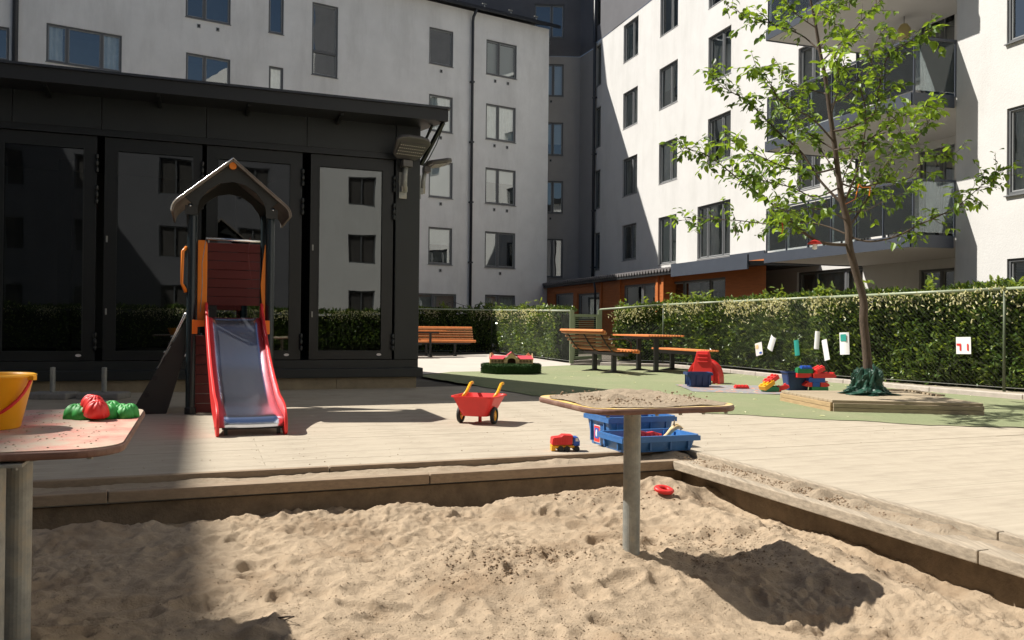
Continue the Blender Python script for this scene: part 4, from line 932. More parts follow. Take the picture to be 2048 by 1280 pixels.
for x in (-.02, W2+.02): MB().lathe([(0, 0), (.009, 0), (.007, .01), (0, .012)], 8).build('bolt', 'bright', TW).matrix_local = Matrix.Translation((x, -.066, 2.07)) @ Matrix.Rotation(R(90), 4, 'X')
# red board wall at the back, boards one by one
for k in range(7):
    MB().box((W2/2, W2-.0, 1.15+.098*k), (W2-.1, .022, .093)).build('wall_board', 'panelred', TW, bevel=.004)
for k in range(4): MB().box((-.0, W2/2, 1.05+.17*k), (.022, W2-.12, .16)).build('side_board', 'panelred', TW, bevel=.004)
for k in range(8): MB().box((.16, .05, .05+.098*k), (.24, .022, .093)).build('lower_board', 'panelred', TW, bevel=.004)
# orange side rails by the slide
MB().prism([(.055, .93), (.145, .93), (.145, 1.70), (.13, 1.74), (.055, 1.74)], X_, Z, Y_, (0, -.01, 0), .02).build('orange_rail', 'orangep', TW, bevel=.004)
MB().prism([(W2-.05, .93), (W2-.075, 1.1), (W2-.09, 1.3), (W2-.07, 1.55), (W2-.05, 1.72), (W2-.04, 1.72), (W2-.04, .93)], X_, Z, Y_, (0, -.01, 0), .02).build('orange_rail', 'orangep', TW, bevel=.004)
for x, dx in ((.06, 1), (W2-.06, -1)):
    MB().prism([(x-.05, .94), (x+.09*max(dx, 0)+.05, .94), (x+.09*max(dx, 0)+.05, .88), (x+.0*dx, .87), (x-.0, .80), (x-.05, .80)] if dx > 0 else [(x-.06, .94), (x+.06, .94), (x+.06, .80), (x+.02, .80), (x+.01, .87), (x-.06, .88)], X_, Z, Y_, (0, -.075, 0), .02).build('orange_bracket', 'orangep', TW, bevel=.004)
# bar over the slide, rope
MB().tube([(.13, -.05, 1.755), (W2-.10, -.05, 1.745)], .016, 10).build('grab_bar', 'bright', TW, smooth=True)
MB().tube([(.13, -.05, 1.755), (.095, -.06, 1.5), (.10, -.06, 1.3), (.085, -.05, 1.02)], .004, 5).build('rope', 'steel', TW, smooth=True)
MB().tube([(W2-.20, -.06, 1.78), (W2-.22, -.06, 1.62), (W2-.20, -.06, 1.45), (W2-.17, -.06, 1.3)], .004, 5).build('rope', 'panelred', TW, smooth=True)
# orange hand grip at the left
MB().tube([(-.05, .0, 1.66), (-.085, -.03, 1.62), (-.09, -.03, 1.30), (-.05, .0, 1.22)], [.02, .016, .013, .022], 8).build('hand_grip', 'orangep', TW, smooth=True)
# climbing ramp on the left: two stringers and rungs
for y in (.08, .62):
    MB().prism([(-.05, .93), (-.05, .62), (-.22, .0), (-.52, .0), (-.50, .10)], X_, Z, Y_, (0, y, 0), .03).build('ramp_stringer', 'roofb', TW, bevel=.006)
for k in range(5):
    z = .12+.16*k; MB().bar((-.42+.068*k, .11, z), (-.42+.068*k, .62, z), .09, .022).build('rung', 'roofb', TW)
for k in range(4):
    for q_ in (-1, 1):
        MB().lathe([(.026, 0), (.026, .004), (0, .004)], 10).build('grip_hole', 'black', TW).matrix_local = Matrix.Translation((-.19-.07*k, .078, .70-.17*k-(.03 if q_ > 0 else .0))) @ Matrix.Rotation(R(90), 4, 'X')
        break
MB().tube([(-.03, .06, 1.02), (-.06, .05, 1.0), (-.30, .05, .46)], .008, 6).tube([(-.02, .10, 1.02), (-.05, .10, .99), (-.29, .10, .45)], .008, 6).build('ramp_handrail', 'bright', TW, smooth=True)
# slide
bed = [(-.02, .965), (.04, .965), (.09, .95), (.15, .905), (.25, .81), (.45, .64), (.65, .485), (.85, .365), (1.0, .285), (1.12, .235), (1.22, .205), (1.32, .185), (1.42, .17), (1.50, .155), (1.535, .135), (1.55, .10), (1.545, .07)]
from itertools import pairwise
def smooth_curve(P, n=4):
    out = []
    for i in range(len(P)-1):
        p0, p1, p2, p3 = P[max(i-1, 0)], P[i], P[i+1], P[min(i+2, len(P)-1)]
        for k in range(n):
            t = k/n; out.append(tuple(.5*((2*b)+(-a+c)*t+(2*a-5*b+4*c-d)*t*t+(-a+3*b-3*c+d)*t**3) for a, b, c, d in zip(p0, p1, p2, p3)))
    out.append(P[-1]); return out
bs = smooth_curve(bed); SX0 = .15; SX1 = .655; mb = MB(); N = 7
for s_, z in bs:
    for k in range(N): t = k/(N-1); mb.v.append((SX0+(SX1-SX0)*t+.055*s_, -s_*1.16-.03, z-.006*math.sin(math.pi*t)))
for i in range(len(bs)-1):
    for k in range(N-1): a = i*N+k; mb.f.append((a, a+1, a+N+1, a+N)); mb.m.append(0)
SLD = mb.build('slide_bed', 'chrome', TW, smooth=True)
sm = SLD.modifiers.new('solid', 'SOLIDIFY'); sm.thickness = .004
topc = [(-.04, 1.06), (-.02, 1.10), (.02, 1.115), (.06, 1.09), (.09, 1.04), (.13, 1.0), (.25, .905), (.45, .735), (.65, .585), (.85, .47), (.98, .405), (1.08, .36), (1.15, .325), (1.22, .30), (1.30, .285), (1.38, .27), (1.47, .245), (1.54, .20), (1.575, .15), (1.59, .10), (1.59, .03), (1.56, .0)]
botc = [(1.50, .0), (1.42, .03), (1.30, .08), (1.15, .12), (1.0, .17), (.85, .25), (.45, .53), (.15, .78), (-.02, .86), (-.04, .9)]
prof = [(-s_*1.16-.03, z) for s_, z in smooth_curve(topc, 3)]+[(-s_*1.16-.03, z) for s_, z in botc]; YS = Vector((-.0474, 1, 0))
for x in (SX0-.024, SX1):
    sd = MB().prism(prof, YS, Z, X_, (x, 0, 0), .024, 0).build('slide_side', 'red', TW, bevel=.005)
MB().bar((SX0+.14, -1.74, .055), (SX0+.14, -1.74, .0), .03, .03).bar((SX1+.05, -1.74, .055), (SX1+.05, -1.74, 0), .03, .03).bar((SX0+.11, -1.74, .06), (SX1+.1, -1.74, .06), .03, .03).build('slide_foot', 'black', TW)
MB().box((SX0+.07, -1.74, .06), (.03, .02, .02)).build('slide_bolt', 'black', TW)

# ================================================================ TOYS
# wheelbarrow: local x lateral, y heading away
pl, prr = gp(925.6, 845), gp(988, 848); mid = (pl+prr)/2; hd = math.atan2((prr-pl).y, (prr-pl).x)
WB = thing('toy_wheelbarrow', (mid.x, mid.y+.02, 0), hd, 'red toy wheelbarrow with yellow handles on the deck', 'wheelbarrow')
def tub(name, top, bot, z0, z1, m, parent, lip=.012, th=.004, off=(0, 0), r=.04, zl=None):
    mb = MB(); n = 6; A1 = rrect(*bot, r*.8, n); B1 = rrect(*top, r, n); C1 = rrect(top[0]+2*lip, top[1]+2*lip, r+lip, n); B2 = rrect(top[0]-2*th, top[1]-2*th, r, n); A2 = rrect(bot[0]-2*th, bot[1]-2*th, r*.8, n)
    rings = [([(x, y) for x, y in A1], z0), (B1, z1-.006), (C1, z1-.012), (C1, z1), (B2, z1), (A2, z0+th)]; L = len(A1)
    for i, (rg, z) in enumerate(rings):
        f_ = (z-z0)/(z1-z0)
        for x, y in rg: mb.v.append((x+off[0]*f_, y+off[1]*f_, z))
    for i in range(len(rings)-1):
        for j in range(L): a = i*L+j; b_ = i*L+(j+1) % L; mb.f.append((a, b_, b_+L, a+L)); mb.m.append(0)
    mb.f.append(tuple(reversed(range(L)))); mb.m.append(0); mb.f.append(tuple(range((len(rings)-1)*L, len(rings)*L))); mb.m.append(0)
    return mb.build(name, m, parent)
WB.location.y += .0
tub('tub', (.41, .42), (.25, .26), .075, .262, 'red', WB, lip=.014, off=(0, .02), r=.06)
for s_ in (-1, 1):
    x = s_*.165
    wh = MB()
    base = []
    for j in range(24):
        a = 2*math.pi*j/24
        for r, dx in ((.052, -.016), (.076, -.016), (.080, -.006), (.080, .006), (.076, .016), (.052, .016)): wh.v.append((x+dx, -.03+r*math.cos(a), .08+r*math.sin(a)))
    for j in range(24):
        for k in range(6): a = j*6+k; b_ = j*6+(k+1) % 6; c = ((j+1) % 24)*6; wh.f.append((a, b_, c+(k+1) % 6, c+k)); wh.m.append(0)
    wo_ = wh.build('wheel', 'rubber', WB, smooth=True)
    mb = MB(); mb.tube([(x-.012, -.03, .08), (x+.012, -.03, .08)], .02, 12)
    for j in range(6):
        a = 2*math.pi*j/6; mb.bar((x, -.03, .08), (x, -.03+.05*math.cos(a), .08+.05*math.sin(a)), .012, .014, up=X_)
    ring = []
    for j in range(25): a = 2*math.pi*j/24; ring.append((x, -.03+.047*math.cos(a), .08+.047*math.sin(a)))
    mb.tube(ring, .009, 6); mb.build('rim', 'yellow', wo_)
    MB().tube([(s_*.155, .0, .245), (s_*.155, .10, .285), (s_*.155, .20, .355), (s_*.155, .25, .36)], .0155, 8).build('handle', 'yellow', WB, smooth=True)
MB().tube([(-.17, -.03, .08), (.17, -.03, .08)], .007, 8).build('axle', 'black', WB)
MB().bar((-.02, .10, .08), (-.02, .10, .0), .026, .026).build('support_leg', 'red', WB)
MB().box((.155, -.0, .24), (.05, .10, .02)).build('handle_socket', 'red', WB)
# toy dumper truck
pt = gp(1131, 904)
TK = thing('toy_truck', (pt.x, pt.y+.06, 0), .12, 'red and yellow toy dump truck beside the blue crates', 'toy truck')
MB().box((-.005, 0, .035), (.20, .085, .02)).build('chassis', 'yellow', TK, bevel=.004)
MB().prism([(-.105, .05), (-.10, .098), (-.09, .103), (-.04, .108), (-.02, .122), (.05, .118), (.045, .05)], X_, Z, Y_, (0, -.05, 0), .10).build('tipper', 'red', TK, bevel=.004)
for k in range(6): MB().box((-.088+.018*k, -.052, .075), (.004, .004, .04)).build('tipper_rib', 'red', TK)
MB().prism([(.055, .04), (.055, .105), (.088, .105), (.102, .075), (.102, .04)], X_, Z, Y_, (0, -.045, 0), .09).build('cab', 'brickblue', TK, bevel=.004)
MB().prism([(.070, .075), (.070, .098), (.085, .098), (.094, .075)], X_, Z, Y_, (0, -.047, 0), .002).build('cab_window', 'stick', TK)
for x in (-.04, .008, .078):
    for y in (-.045, .045):
        wv = MB().tube([(x, y-.01, .021), (x, y+.01, .021)], .021, 14).build('wheel', 'rubber', TK)
MB().box((-.09, 0, .02), (.03, .07, .03)).build('tail_guard', 'yellow', TK)
# crates
def crate(name, loc, rz, L, Wd, H_, m, label, cat='crate', group=None, tilt=0):
    t = thing(name, loc, rz, label, cat, group); t.rotation_euler = (0, tilt, rz)
    tub('body', (L, Wd), (L-.06, Wd-.06), 0, H_, m, t, lip=.016, th=.006, r=.03)
    mb = MB()
    for s_ in (-1, 1):
        mb.box((0, s_*(Wd/2+.009), H_-.025), (L+.03, .012, .034)); mb.box((s_*(L/2+.009), 0, H_-.025), (.012, Wd+.006, .034))
    mb.build('rim_band', m, t)
    for s_ in (-1, 1):
        for x in (-.42, -.15, .15, .42):
            MB().box((x*L*.9, s_*(Wd/2-.012), H_*.5), (.012, .03, H_*.75)).build('rib', m, t)
        for y in (-.28, .28): MB().box((s_*(L/2-.012), y*Wd, H_*.5), (.03, .012, H_*.75)).build('rib', m, t)
    return t
eA = Vector((.555, 6.62, 0)); CA = eA+U*.30-V*.20
ca = crate('plastic_crate', (CA.x+.02, CA.y-.05, 0), A_, .56, .40, .235, 'blue', 'taller blue plastic crate with a sticker, behind the shallow one', group='blue crates on the deck edge')
stk = MB().box((-.295, -.03, .095), (.003, .10, .13)).build('sticker', 'stick', ca); 
MB().box((-.2975, -.03, .095), (.002, .09, .12)).build('sticker_border', 'red', stk)
MB().box((-.2992, -.03, .10), (.002, .065, .08)).build('sticker_print', 'brickblue', stk)
MB().lathe([(0, 0), (.02, 0), (.02, .002), (0, .002)], 8).build('sticker_figure', 'stick', stk).matrix_local = Matrix.Translation((-.3, -.03, .10)) @ Matrix.Rotation(R(-90), 4, 'Y') @ Matrix.Diagonal((1.4, .8, 1, 1))
eB = gp(1245, 876, .15); CB_ = eB+U*.31+V*.19
cb_ = crate('plastic_crate', (CB_.x, CB_.y, .037), A_, .60, .36, .115, 'blue', 'shallow blue plastic crate resting on the sandbox edge behind the table post', group='blue crates on the deck edge')
# toys inside
t = thing('toy_shovel', (CA.x+.02, CA.y-.02, .03), .4, 'red toy shovel blade sticking up from the tall crate', 'toy'); t.rotation_euler = (.2, -.1, .3)
MB().prism([(-.06, 0), (.05, 0), (.055, .16), (.03, .22), (-.02, .23), (-.05, .15)], X_, Z, Y_, (0, 0, 0), .012).build('blade', 'red', t, bevel=.004)
t = thing('toy_rake', (CA.x+.2, CA.y-.02, .12), .1, 'red toy rake lying in the tall crate', 'toy'); MB().bar((-.10, 0, .04), (.14, 0, .07), .03, .02).build('handle', 'red', t); MB().box((-.1, 0, .05), (.03, .12, .03)).build('head', 'red', t)
for k in range(4): MB().box((-.1, -.045+.03*k, .02), (.01, .01, .04)).build('tine', 'red', t)
t = thing('toy_basket', (CB_.x+.02, CB_.y+.03, .05), A_, 'red slatted toy in the shallow crate', 'toy')
MB().prism([(-.13, 0), (.10, 0), (.10, .085), (.03, .105), (-.02, .10), (-.08, .115), (-.13, .12)], X_, Z, Y_, (0, 0, 0), .03).build('side_panel', 'red', t, bevel=.004)
for k in range(6): MB().box((-.10+.035*k, -.004, .05), (.012, .006, .08)).build('rib', 'red', t)
t = thing('toy_dog', (CB_.x+.14, CB_.y+.03, .05), -.6, 'worn pale plastic animal head poking out of the shallow crate', 'toy'); t.rotation_euler = (.1, .15, -.3)
mb = MB(); mb.tube([(-.06, 0, .03), (-.01, 0, .08), (.02, 0, .13), (.055, 0, .165), (.085, 0, .155)], [.012, .016, .02, .022, .010], 8); mb.build('body', 'toywood', t, smooth=True)
MB().prism([(0, 0), (.02, 0), (.008, .045)], X_, Z, Y_, (.02, -.015, .165), .008).build('ear', 'toywood', t); MB().prism([(0, 0), (.04, -.01), (.02, -.03)], X_, Z, Y_, (.06, .0, .165), .02).build('tail', 'toywood', t)
# small crate and red toy slide on the mat
pcr = gp(1400, 776)
crate('plastic_crate', (pcr.x, pcr.y+.14, .012), .02, .36, .26, .22, 'navy', 'dark blue crate on the play mat in front of the red toy', group=None)
prd = gp(1415, 768)
t = thing('toy_slide', (prd.x, prd.y+.15, 0), -.5, 'red plastic curved toy chute behind the dark blue crate', 'toy')
mb = MB(); P_ = []
for k in range(15):
    a = math.pi*(k/14); P_.append((-.27*math.cos(a), .38*math.sin(a)**.8 if 0 < k < 14 else 0))
for i in range(14):
    (x0, z0), (x1, z1) = P_[i], P_[i+1]; mb.hexa([(x0, -.13, z0), (x1, -.13, z1), (x1, .13, z1), (x0, .13, z0), (x0*.55, -.13, z0*.75), (x1*.55, -.13, z1*.75), (x1*.55, .13, z1*.75), (x0*.55, .13, z0*.75)])
mb.build('chute', 'red', t, bevel=.004)
for y in (-.145, .13): MB().prism([(x, z+.02) for x, z in P_]+[(x*.9, z*.9) for x, z in reversed(P_)], X_, Z, Y_, (0, y, 0), .012).build('side_rim', 'red', t)
mb = MB(); mb.prism([(-.19, .05), (.19, .05), (.15, .32), (.10, .53), (-.10, .53), (-.15, .32)], X_, Z, Y_, (0, -.17, 0), .05); mb.build('step_panel', 'red', t, bevel=.015)
for z in (.36, .42, .48): MB().box((0, -.18, z), (.17, .02, .018)).build('step', 'red', t, bevel=.004)
# play mat
pm_ = [gp(1352, 774), gp(1425, 770), gp(1490, 771), gp(1567, 774), gp(1570, 790), gp(1500, 789), gp(1440, 785), gp(1385, 783)]
cx = sum((p.x for p in pm_))/8; cy = sum((p.y for p in pm_))/8
a_ = np.linspace(0, 1, 50); b_ = np.linspace(0, 1, 14); AA, BB_ = np.meshgrid(a_, b_, indexing='ij')
p00, p10, p11, p01 = gp(1385, 784), gp(1572, 791), gp(1560, 773), gp(1350, 770)
XX = (p00.x*(1-AA)+p10.x*AA)*(1-BB_)+(p01.x*(1-AA)+p11.x*AA)*BB_; YY = (p00.y*(1-AA)+p10.y*AA)*(1-BB_)+(p01.y*(1-AA)+p11.y*AA)*BB_
tag(grid_mesh('play_mat', XX, YY, .010+.018*np.clip(fbm(XX, YY, 3.5, 3, 61), 0, 1), 'mat_'), 'rumpled grey printed play mat on the turf', 'mat')
# giant toy bricks
STUD = {}
def brick(loc, rz, L, m, label, tilt=0, nst=4, rows=2, H_=.066, Wd=.13, curved=False, group='large toy building bricks on the turf'):
    t = thing('toy_brick', loc, rz, label, 'toy brick', group); t.rotation_euler = (0, tilt, rz)
    if curved: MB().prism([(-L/2, 0), (L/2-.05, 0), (L/2, .012), (L/2, H_*.55), (L/2-.03, H_*.9), (L/2-.06, H_), (-L/2, H_)], X_, Z, Y_, (0, -Wd/2, 0), Wd).build('body', m, t, bevel=.004)
    else: MB().box((0, 0, H_/2), (L, Wd, H_-.002)).build('body', m, t, bevel=.004)
    if m not in STUD: STUD[m] = MB().lathe([(.019, 0), (.019, .014), (.016, .017), (0, .017)], 10).mesh('stud', m)
    for i in range(nst):
        for j in range(rows):
            o = bpy.data.objects.new('stud', STUD[m]); C.objects.link(o); o.parent = t; o.location = (-L/2+L*(i+.5)/nst, -Wd/2+Wd*(j+.5)/rows, H_-.001)
    return t
bp_ = gp(1637, 784); D = bp_.y+.07
def bx(px, py): q_ = dp(px, py, D); return (q_.x, D, q_.z)
sx = bx(1637, 784); hz = .064
brick((sx[0], D, .008), 0, .24, 'brickgreen', 'dark green brick at the foot of the brick figure')
brick((bx(1620, 0)[0], D, .008+hz), math.pi, .11, 'red', 'rounded red brick on the left of the brick figure', curved=True, nst=1)
brick((bx(1635.5, 0)[0], D, .008+hz), 0, .105, 'brickblue', 'small blue brick in the middle of the brick figure', nst=2)
brick((bx(1653, 0)[0], D, .008+hz), 0, .13, 'red', 'rounded red brick on the right of the brick figure', curved=True, nst=2)
brick((bx(1637, 0)[0], D, .008+2*hz), 0, .235, 'brickblue', 'long blue brick halfway up the brick figure')
brick((bx(1613, 0)[0], D+.02, .008+3*hz), 0, .21, 'red', 'red brick bridging from the figure to the bin')
brick((bx(1615, 0)[0], D+.02, .008+4*hz), 0, .225, 'brickgreen', 'green brick stacked high on the left over the bin')
brick((bx(1652, 0)[0], D, .008+3*hz), .1, .34, 'red', 'long red brick jutting right at the top of the figure', curved=True, nst=5)
brick((bx(1643, 0)[0], D+.01, .008+4.3*hz), .5, .16, 'red', 'tilted red brick lying on top of the figure', tilt=-.35, nst=3)
brick((bx(1618, 0)[0], D+.02, .008+5*hz), 0, .15, 'brickblue', 'blue brick at the very top left of the stack', nst=3, H_=.03)
g0 = gp(1548, 786)
brick((g0.x, g0.y+.12, .012), .2, .26, 'brickgreen', 'dark green brick under the yellow one on the mat')
brick((g0.x-.06, g0.y+.10, .075), .5, .20, 'yellow', 'yellow brick tipped on its side beside the red ones', tilt=-.45, nst=3)
brick((g0.x+.02, g0.y+.16, .15), .4, .20, 'red', 'red brick tipped up on top of the loose pile', tilt=-.5, nst=3)
brick((g0.x+.17, g0.y+.12, .035), -.3, .19, 'red', 'rounded red brick leaning at the right of the loose pile', tilt=-.35, curved=True, nst=2)
g0 = gp(1485, 779)
brick((g0.x, g0.y+.06, .014), .0, .20, 'red', 'flat red brick lying alone on the mat', H_=.035, nst=4)
# navy bin
g0 = gp(1601, 783)
t = thing('bin', (g0.x, g0.y+.20, .004), 0, 'dark navy plastic bin behind the stacked toy bricks', 'bin')
tub('body', (.36, .30), (.28, .24), 0, .27, 'navy', t, lip=.018, th=.006, r=.04); MB().box((0, -.165, .235), (.36, .012, .03)).build('rim_band', 'navy', t)
# playhouse on turf pouf
g0 = gp(1022, 750); PO = thing('turf_pouf', (g0.x, g0.y+.38, 0), .05, 'green turf-covered hexagonal pouf under the toy barn', 'pouf')
hexp = [(.56*math.cos(R(60*k)), .40*math.sin(R(60*k))) for k in range(6)]
MB().prism(hexp, X_, Y_, Z, (0, 0, 0), .19).build('cushion', 'moss', PO, bevel=.05, segs=3)
rr = random.Random(3); mb = MB()
for k in range(15000):
    e = rr.randrange(6); a, c = hexp[e], hexp[(e+1) % 6]
    if rr.random() < .6: f_ = rr.random(); x, y, z = a[0]+(c[0]-a[0])*f_, a[1]+(c[1]-a[1])*f_, rr.uniform(.01, .18); nx, ny, nz = x, y*1.5, .2
    else:
        f_ = math.sqrt(rr.random()); g_ = rr.random(); x = (a[0]*(1-g_)+c[0]*g_)*f_; y = (a[1]*(1-g_)+c[1]*g_)*f_; z = .185; nx, ny, nz = 0, 0, 1
    d = Vector((nx+rr.uniform(-.5, .5), ny+rr.uniform(-.5, .5), nz+rr.uniform(-.3, .4))).normalized()*.028; s_ = Vector((rr.uniform(-1, 1), rr.uniform(-1, 1), rr.uniform(-1, 1))).normalized()*.005
    p = Vector((x, y, z)); mb.poly([p-s_, p+s_, p+d])
tag(mb.build('turf_blades', 'moss', PO), kind='stuff')
BH = thing('toy_barn', (g0.x, g0.y+.34, .192), .05, 'toy wooden barn with a red roof standing on the turf pouf', 'toy house')
def hut(x0, x1, y0, y1, zt, name='wall'):
    pass
wp = [(-.40, 0), (-.40, .09), (-.10, .09), (0, .20), (.0, .20), (.10, .09), (.40, .09), (.40, 0)]
for (xa, xb) in ((-.40, -.13), (.13, .40)):
    mb = MB(); n = 4; zs = (.03, .075)
    w0 = (xb-xa)
    mb.box(((xa+xb)/2, -.12, .015), (w0, .015, .03)); mb.box(((xa+xb)/2, -.12, .085), (w0, .015, .02))
    for k in range(n+1): mb.box((xa+.012+(w0-.024)*k/n, -.12, .0525), (.024, .015, .045))
    mb.build('wall', 'toywood', BH)
    MB().box(((xa+xb)/2, .12, .05), (w0, .015, .10)).build('wall', 'toywood', BH)
    MB().box(((xa if xa < 0 else xb), 0, .05), (.012, .225, .10)).build('end_wall', 'toywood', BH)
    MB().prism([(-.14, .095), (0, .155), (.14, .095), (.14, .087), (0, .145), (-.14, .087)], Y_, Z, X_, (xa-.01, 0, 0), w0+.02).build('roof', 'toyroof', BH)
    xe = xa+.0 if xa < 0 else xb-.012
    MB().prism([(-.11, .10), (0, .20), (.11, .10)], Y_, Z, X_, (xe, 0, 0), .012).build('end_gable', 'toywood', BH)
    MB().prism([(-.05, .155), (0, .215), (.05, .155)], X_, Z, Y_, ((xa+xb)/2+(-.1 if xa < 0 else .06), .05, 0), .012).build('dormer_gable', 'toywood', BH)
arch = [(-.13, 0), (-.13, .10), (0, .21), (.13, .10), (.13, 0), (.075, 0)]+[(.075*math.cos(R(a)), .06+.05*math.sin(R(a))) for a in range(0, 181, 20)]+[(-.075, 0)]
MB().prism(arch, X_, Z, Y_, (0, -.17, 0), .015).build('gatehouse_front', 'toywood', BH)
MB().box((0, -.02, .06), (.25, .01, .11)).build('inner_wall', 'hole', BH)
for s_ in (-1, 1): MB().hexa([(0, -.185, .215), (s_*.155, -.185, .095), (s_*.155, .14, .095), (0, .14, .215), (0, -.185, .225), (s_*.155, -.185, .105), (s_*.155, .14, .105), (0, .14, .225)]).build('gatehouse_roof', 'toyroof', BH)

# ================================================================ BENCHES AND TABLES
def slats(parent, L, pts, mats, size=(.045, .032)):
    me = {}
    for (y, z, ang, m) in pts:
        if m not in me: me[m] = MB().box((0, 0, 0), (L, size[0], size[1])).mesh('slat', m)
        o = bpy.data.objects.new('slat', me[m]); C.objects.link(o); o.parent = parent; o.location = (0, y, z); o.rotation_euler = (ang, 0, 0)
        bv = o.modifiers.new('bevel', 'BEVEL'); bv.width = .006; bv.segments = 2
def feet(parent, xs, h_, y0=0):
    for x in xs:
        MB().box((x, y0, h_/2), (.06, .09, h_)).build('leg', 'black', parent)
        MB().prism([(-.28, 0), (.28, 0), (.28, .012), (.06, .045), (-.06, .045), (-.28, .012)], Y_, Z, X_, (x-.03, y0, 0), .06).build('foot', 'black', parent)
def bench_back(loc, rz, label, L=1.95):
    t = thing('bench', loc, rz, label, 'bench', 'slatted wooden benches')
    seat = [(-.17+.065*k, .445+.012*abs(k-3)/3, 0, 'slat') for k in range(7)]
    back = [(-.23-.055*k, .49+.072*k, R(70), 'slatback') for k in range(5)]+[(-.52, .83, R(60), 'slat')]
    slats(t, L, seat+back[:-1]+[back[-1]], None)
    slats(t, L, [(-.485, .80, R(75), 'slat'), (.245, .43, R(70), 'slat')], None, (.06, .04))
    for x in (-.75, 0, .75):
        MB().tube([(x, .22, .41), (x, -.12, .415), (x, -.22, .45), (x, -.34, .58), (x, -.48, .81)], .016, 6).build('bracket', 'black', t, smooth=True)
    MB().box((0, .02, .375), (1.75, .10, .06)).build('beam', 'black', t)
    MB().tube([(.74, .22, .44), (.74, .20, .62), (.74, .05, .68), (.74, -.28, .66)], .014, 6).build('armrest', 'black', t, smooth=True)
    feet(t, (-.42, .42), .35); return t
def bench_flat(loc, rz, label, L=1.9):
    t = thing('bench', loc, rz, label, 'bench', 'slatted wooden benches'); slats(t, L, [(-.19+.063*k, .445, 0, 'slat') for k in range(7)], None)
    MB().box((0, 0, .385), (1.6, .22, .07)).build('beam', 'black', t); feet(t, (-.45, .45), .36); return t
def pic_table(loc, rz, label, L=1.5):
    t = thing('picnic_table', loc, rz, label, 'table', 'slatted wooden tables'); slats(t, L, [(-.38+.063*k, .735, 0, 'slat') for k in range(13)], None)
    MB().box((0, 0, .685), (1.1, .5, .05)).build('beam', 'black', t); feet(t, (-.35, .35), .66); return t
rzv = A_-math.pi/2
tcn = Vector((2.76, 16.9, 0))
pic_table(tcn, rzv, 'orange slatted picnic table between the two nearer benches by the gate')
bench_back(tcn-U*.98, rzv, 'bench with curved slatted backrest, seen from behind, near the gate')
bench_flat(tcn+U*.86, rzv, 'backless slatted bench right of the picnic table')
lb = gp(905, 712)
bench_back(Vector((lb.x-.35, lb.y, 0)), A_+math.pi-.15, 'distant orange bench with backrest against the left-hand hedge', 2.0)
pic_table(Vector((lb.x-.9, lb.y-1.0, 0)), A_-.1, 'distant slatted table half hidden by the pavilion corner')
bench_flat(Vector((lb.x-1.5, lb.y-1.9, 0)), A_-.1, 'distant backless bench end showing past the pavilion corner')

# ================================================================ HEDGES AND FENCES
LV = np.array([(0, 0, 0), (.26, .30, .05), (0, .36, -.03), (-.26, .30, .05), (.22, .72, .03), (0, .72, -.06), (-.22, .72, .03), (0, 1.05, -.14)])
LF = [(0, 1, 2), (0, 2, 3), (1, 4, 5, 2), (3, 2, 5, 6), (4, 7, 5), (6, 5, 7)]
def leaves(name, P, Dr, Up, size, m, parent=None, thin=1.0, flat=None):
    n = len(P); Dr = Dr/np.linalg.norm(Dr, axis=1, keepdims=True); S = np.cross(Dr, Up); S /= np.linalg.norm(S, axis=1, keepdims=True)+1e-9; N_ = np.cross(S, Dr)
    Vt = P[:, None, :]+size[:, None, None]*(LV[None, :, 0:1]*thin*S[:, None, :]+LV[None, :, 1:2]*Dr[:, None, :]+LV[None, :, 2:3]*N_[:, None, :])
    base = (np.arange(n)*8)
    tri = np.array([f for f in LF if len(f) == 3]); qd = np.array([f for f in LF if len(f) == 4])
    T = (tri[None]+base[:, None, None]).reshape(-1, 3).tolist(); Q = (qd[None]+base[:, None, None]).reshape(-1, 4).tolist()
    me = bpy.data.meshes.new(name); me.from_pydata(Vt.reshape(-1, 3).tolist(), [], T+Q); me.materials.append(M[m])
    o = bpy.data.objects.new(name, me); C.objects.link(o); o['kind'] = 'stuff'
    if parent:
        o.parent = parent
        if parent.parent is None: o.matrix_parent_inverse = Matrix.LocRotScale(parent.location, parent.rotation_euler, parent.scale).inverted()
    return o
